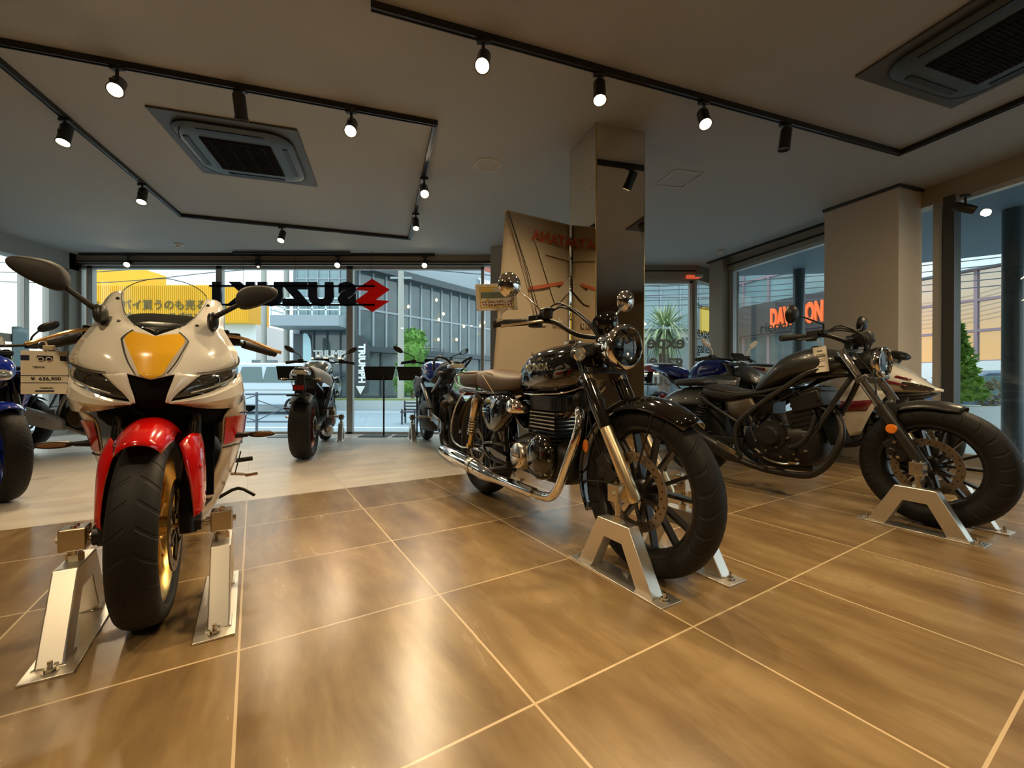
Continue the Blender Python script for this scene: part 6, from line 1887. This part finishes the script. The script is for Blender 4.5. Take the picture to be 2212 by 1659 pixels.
    for s in (-1, 1):
        t = obj('turn_signal', G().tube([(-1.60, s * .04, tail_z - .07), (-1.61, s * .12, tail_z - .07)], .008, 8).body([(-1.635, tail_z - .07, .02, .006, 2, s * .15), (-1.62, tail_z - .07, .04, .013, 2, s * .15), (-1.60, tail_z - .07, .03, .010, 2, s * .15)], n=16, k=2), BLK, root, smooth=50)
        obj('signal_lens', G().body([(-1.642, tail_z - .07, .02, .006, 2, s * .155), (-1.632, tail_z - .07, .032, .009, 2, s * .155)], n=14, k=1), mat('amber_smoke_lens', (.25, .13, .06), .15, coat=1), t)
        bar = obj('handlebar', G().tube([(-.36, 0, bar_z), (-.36, s * .12, bar_z + .01), (-.39, s * .26, bar_z + .025), (-.45, s * .37, bar_z + .005)], .011, 10, k=4), BLK, root, smooth=60)
        obj('grip', G().tube([(-.40, s * .275, bar_z + .022), (-.452, s * .385, bar_z + .002)], [.017, .017], 12), MBLK, bar)
        obj('brake_lever' if s < 0 else 'clutch_lever', G().tube([(-.35, s * .22, bar_z + .02), (-.36, s * .30, bar_z + .005), (-.40, s * .39, bar_z - .01)], [.008, .006, .007], 8, k=3), BLK, bar)
        obj('switch_housing', G().box((-.38, s * .235, bar_z + .025), (.05, .06, .05)), BLK, bar, bevel=.005)
        if kind != 'sport':
            mm = G().body([(-.36, bar_z + .17, .028, .014, 2.2, 0), (-.37, bar_z + .17, .058, .034, 2.4, 0), (-.385, bar_z + .17, .052, .032, 2.4, 0)], n=20, k=2)
            mm.fn(lambda p: (p[0], p[1] + s * stalk, p[2] + .45 * p[1] * s))
            mm.tube([(-.38, s * .23, bar_z + .04), (-.375, s * .24, bar_z + .09), (-.375, s * (stalk - .03), bar_z + .155)], .006, 8, k=4)
            mi = obj('mirror', mm, mirror_m or BLK, root, smooth=50)
            gl = G().body([(-.386, bar_z + .17, .048, .028, 2.4, 0), (-.388, bar_z + .17, .047, .027, 2.4, 0)], n=20, k=1)
            gl.fn(lambda p: (p[0], p[1] + s * stalk, p[2] + .45 * p[1] * s))
            obj('mirror_glass', gl, mat('mirror_face', (.75, .78, .78), .02, metal=1), mi)
    obj('engine', G().body([(-.42, .38, .12, .12), (-.50, .38, .19, .19), (-.68, .38, .20, .20), (-.86, .37, .16, .16), (-.94, .36, .10, .10)], n=22, e=3, k=2).box((-.50, 0, .62), (.22, .30, .18)), ENG, root, smooth=50)
    obj('clutch_cover', G().lathe([(0, .04), (.08, .036), (.10, .02), (.105, -.02)], (-.74, -.17, .38), (0, -1, 0), 28), BRZ, root)
    obj('alternator_cover', G().lathe([(0, .04), (.08, .036), (.10, .02), (.105, -.02)], (-.64, .17, .38), (0, 1, 0), 28), ENG, root)
    g = G().box((-.31, 0, .54), (.035, .30, .30), ((.95, 0, .25), (0, 1, 0), (-.25, 0, .95)))
    obj('radiator', g, BLK, root, bevel=.004)
    g = G()
    for s in (-1, 1):
        g.tube([(-.30, s * .05, .88), (-.45, s * .15, .80), (-.80, s * .16, .66), (-.94, s * .12, .45), (-.95, s * .10, .33)], .024, 10, k=4)
        g.bar((-.93, s * .10, .38), (-wb - .02, s * (wr / 2 + .025), Rr), .035, .06)
        g.tube([(-.92, s * .10, .66), (-1.3, s * .08, tail_z - .10)], .016, 8)
    obj('frame', g, side if kind == 'wing' else ALU2, root, smooth=50)
    obj('shock_absorber', G().cyl((-1.0, 0, .36), (-.98, 0, .66), .03), BLK, root)
    mf = muffler or BLK
    if muffler:
        ex = obj('muffler', G().body([(-.86, .30, .05, .05, 3, -.17), (-.93, .33, .065, .075, 3, -.19), (-1.18, .42, .07, .085, 3, -.205), (-1.24, .44, .06, .07, 3, -.21), (-1.27, .45, .04, .045, 3, -.21)], n=20, k=2), mf, root, smooth=50)
        obj('outlet', G().lathe([(.0, .0), (.026, .0), (.032, .012), (.034, -.02)], (-1.275, -.21, .455), (-.95, 0, .3), 20), BLK, ex)
        obj('exhaust_pipe', G().tube([(-.42, -.03, .52), (-.30, -.06, .38), (-.40, -.08, .22), (-.65, -.12, .19), (-.87, -.165, .29)], .024, 12, k=4), STL, root, smooth=60)
    else:
        ex = obj('exhaust_pipe', G().tube([(-.42, -.05, .52), (-.30, -.08, .38), (-.36, -.09, .22), (-.60, -.11, .17), (-.85, -.13, .19)], .026, 12, k=4), mat('burnt_black_pipe', (.04, .035, .03), .38, metal=.7), root, smooth=60)
        obj('muffler', G().tube([(-.83, -.13, .19), (-.90, -.14, .21), (-1.05, -.17, .24), (-1.09, -.175, .25)], [.04, .06, .055, .04], 18, k=2).cyl((-1.09, -.175, .25), (-1.10, -.177, .252), .025), ALU2, ex, smooth=60)
    for s in (-1, 1):
        obj('footpeg', G().cyl((-.98, s * .15, .38), (-.99, s * .27, .385), .012).box((-1.0, s * .155, .42), (.09, .01, .10)), ALU2, root, bevel=.003)
        if kind != 'sport':
            obj('pillion_peg', G().cyl((-1.20, s * .14, .48), (-1.20, s * .24, .49), .011).bar((-1.12, s * .13, .64), (-1.20, s * .14, .47), .02, .01), BLK, root)
    obj('chain_guard', G().tube([(-.95, .12, .42), (-wb, .13, Rr + .07)], .012, 8).lathe([(.06, .12), (.085, .12), (.085, .125), (.06, .125)], (-wb, 0, Rr), (0, 1, 0), 24, closed=True), ALU2, root)
    obj('rear_hugger', G().patch([[(-wb - .25, v * .09, Rr + .27 - .03 * abs(v)) for v in (-1, 0, 1)], [(-wb - .05, v * .10, Rr + .36 - .05 * abs(v)) for v in (-1, 0, 1)], [(-wb + .22, v * .09, Rr + .28 - .04 * abs(v)) for v in (-1, 0, 1)]], 5, 5), BLK, root, solid=.004, smooth=60)
    if kind in ('naked', 'wing', 'rails'):
        hd = obj('headlight', G().body([(-.30, .84, .08, .07), (-.20, .85, .10, .09), (-.11, .83, .09, .075), (-.06, .80, .055, .04)], n=20, k=3), side, root, smooth=60)
        obj('lens', G().body([(-.10, .815, .075, .05), (-.055, .80, .058, .035), (-.045, .80, .03, .02)], n=18, k=2), LENS, hd, smooth=60)
        obj('instrument', G().box((-.27, 0, bar_z + .03), (.02, .16, .09), ((.8, 0, .6), (0, 1, 0), (-.6, 0, .8))), BLK, root, bevel=.01)
    return root
SG = SILV
naked((-2.48, 5.58), 106.2, 'grey and black motorcycle seen from behind by the front window, fat rear tyre', wb=1.44, wr=.19, tank=mat('dark_grey_tank', (.10, .13, .14), .18, metal=.4, coat=1), tail=MBLK, side=mat('dark_grey_tank'), kind='wing', tail_z=.86, lamp=LENS, rim=mat('dark_bronze_rim', (.12, .04, .035), .3, metal=.6), stalk=.36)
axle_stand((-2.48, 5.58), 106.2, -.235, -.135, .30, 'small aluminium axle stand at the front wheel of the grey motorcycle by the window', side=1)
e_bike = naked((-1.15, 5.66), 111.5, 'blue tank motorcycle with black grab rails seen from behind near the front window', wb=1.43, wr=.15, tank=BLUE, tail=BLK, side=mat('dark_side_grey', (.07, .08, .09), .4, metal=.3), kind='rails', rails=True, tail_z=.93, stalk=.42, accent=LBLUE)
sc = obj('windscreen', G().patch([[(-.16, v * .10, .92) for v in (-1, 0, 1)], [(-.24 - .03 * 0, v * .15, 1.04) for v in (-1, 0, 1)], [(-.36, v * .15, 1.16) for v in (-1, 0, 1)], [(-.39, v * .11, 1.19) for v in (-1, 0, 1)]], 4, 4), SCRN, e_bike, smooth=70, fix=False)
obj('screen_rim', G().tube([(-.16, -.10, .92), (-.24, -.15, 1.04), (-.36, -.15, 1.16), (-.39, -.11, 1.19), (-.395, 0, 1.195), (-.39, .11, 1.19), (-.36, .15, 1.16), (-.24, .15, 1.04), (-.16, .10, .92)], .004, 6, k=4), mat('clear_rim', (.75, .8, .8), .1), sc, smooth=60)
axle_stand((-1.15, 5.66), 111.5, .135, .235, .30, 'small aluminium axle stand at the front wheel of the blue touring motorcycle', side=-1)
naked((-3.235, 2.66), -25, 'blue naked motorcycle with blue rim cut by the left edge of the view', wb=1.38, wr=.14, rim=mat('blue_rim_paint', (.01, .03, .30), .25, metal=.4, coat=.6), tank=BLUE, tail=BLUE, side=BLUE, fork=SILV)
naked((-3.93, 4.80), 14, 'black naked motorcycle with silver box muffler behind the white sport motorcycle', wb=1.40, wr=.16, tank=BLUE, tail=BLK, side=BLK, muffler=mat('light_silver_muffler', (.50, .50, .49), .42, metal=.15), tail_z=.88)
naked((2.387, 3.99), -70, 'blue naked motorcycle with red tail lamp behind the cruiser seat', wb=1.40, wr=.15, tank=BLUE, tail=BLUE, side=mat('dark_side_grey'), tail_z=.97, lamp=mat('red_tail_plastic', (.50, .015, .02), .15, coat=1), lamp_s=2.2, accent=SILV, mirror_m=WHT)
def white_sport():
    r = naked((3.43, 3.555), -66, 'white sport motorcycle with red flashes and pointed nose behind the cruiser', wb=1.42, wr=.18, tank=WHT, tail=WHT, side=WHT, kind='sport', tail_z=.94, bar_z=.93, fork=STL)
    n = G().body([(.17, .705, .012, .010, 2.2), (.10, .715, .07, .035, 2.3), (.0, .75, .13, .085, 2.3), (-.12, .79, .175, .13, 2.4), (-.26, .82, .20, .15, 2.5), (-.42, .80, .21, .14, 2.5), (-.58, .74, .20, .12, 2.5)], n=28, k=4)
    c = obj('nose_cowl', n, WHT, r, smooth=80)
    for s in (-1, 1):
        h = G().patch([[(.135, s * .045, .722), (.05, s * .105, .762), (-.03, s * .148, .778)], [(.135, s * .050, .708), (.05, s * .112, .735), (-.04, s * .162, .742)], [(.10, s * .058, .692), (.05, s * .10, .705), (-.02, s * .150, .708)]], 4, 4)
        obj('headlight', h, DLENS, c, solid=.004, smooth=60)
        for k, (z0, z1) in enumerate(((.855, .815), (.80, .765))):
            g = G().patch([[(.02 - k * .02, s * .118 + s * k * .02, z0 - .055), (-.08, s * (.148 + k * .022), z0 - .02), (-.22, s * (.165 + k * .03), z0 + .018)], [(.02 - k * .02, s * .125 + s * k * .02, z0 - .062), (-.08, s * (.160 + k * .018), z0 - .043), (-.22, s * (.180 + k * .024), z0 - .018)]], 4, 3)
            obj('red_flash', g, mat('dark_red_flash', (.16, .01, .015), .2, coat=1), c, solid=.004, smooth=60)
        mm = G().body([(-.16, 1.00, .04, .012, 2.2, s * .27), (-.19, 1.01, .08, .035, 2.3, s * .275), (-.26, 1.03, .085, .04, 2.3, s * .28), (-.30, 1.045, .06, .02, 2.3, s * .28)], n=20, k=2).tube([(-.20, s * .14, .93), (-.19, s * .19, .97), (-.20, s * .22, .995)], .012, 8, k=3)
        obj('mirror', mm, BLK, r, smooth=60)
        g = G().patch([[(-.10, s * .17, .70), (-.35, s * .215, .70), (-.75, s * .20, .68)], [(-.22, s * .19, .52), (-.45, s * .23, .48), (-.85, s * .20, .46)], [(-.34, s * .13, .30), (-.55, s * .18, .24), (-.90, s * .15, .24)]], 5, 5)
        obj('side_fairing', g, WHT, r, solid=.005, smooth=60)
        obj('side_flash', G().patch([[(-.20, s * .205, .62), (-.42, s * .236, .60), (-.70, s * .225, .60)], [(-.26, s * .205, .52), (-.46, s * .242, .50), (-.74, s * .226, .50)]], 4, 3), mat('dark_red_flash'), r, solid=.004, smooth=60)
        obj('tail_flash', G().patch([[(-1.62, s * .062, .955), (-1.45, s * .102, .955), (-1.25, s * .128, .935)], [(-1.52, s * .085, .93), (-1.40, s * .118, .925), (-1.25, s * .135, .90)]], 4, 3), mat('dark_red_flash'), r, solid=.004, smooth=60)
    obj('lower_cowl', G().body([(.13, .685, .03, .012), (.05, .665, .10, .03), (-.08, .655, .15, .05), (-.25, .66, .17, .08), (-.40, .66, .15, .08)], n=22, k=3), BLK, r, smooth=60)
    rows = []
    for x, z, hw in ((-.02, .855, .07), (-.12, .935, .12), (-.24, 1.02, .135), (-.34, 1.075, .11), (-.38, 1.092, .05)):
        rows.append([(x - .9 * (hw * v) ** 2 * 3, hw * v, z - 1.6 * (hw * v) ** 2) for v in (-1, -.5, 0, .5, 1)])
    sc = obj('windscreen', G().patch(rows, 4, 4), SCRN, r, smooth=70, fix=False)
    obj('screen_rim', G().tube([q[0] for q in rows] + [q[-1] for q in rows[::-1]], .004, 6, k=4), mat('clear_rim', (.75, .8, .8), .1), sc, smooth=60)
white_sport()
axle_stand((3.43, 3.555), -66, -.232, -.128, .30, 'aluminium axle stand of the white sport motorcycle, seen past the cruiser engine', xo=-.02, side=1)
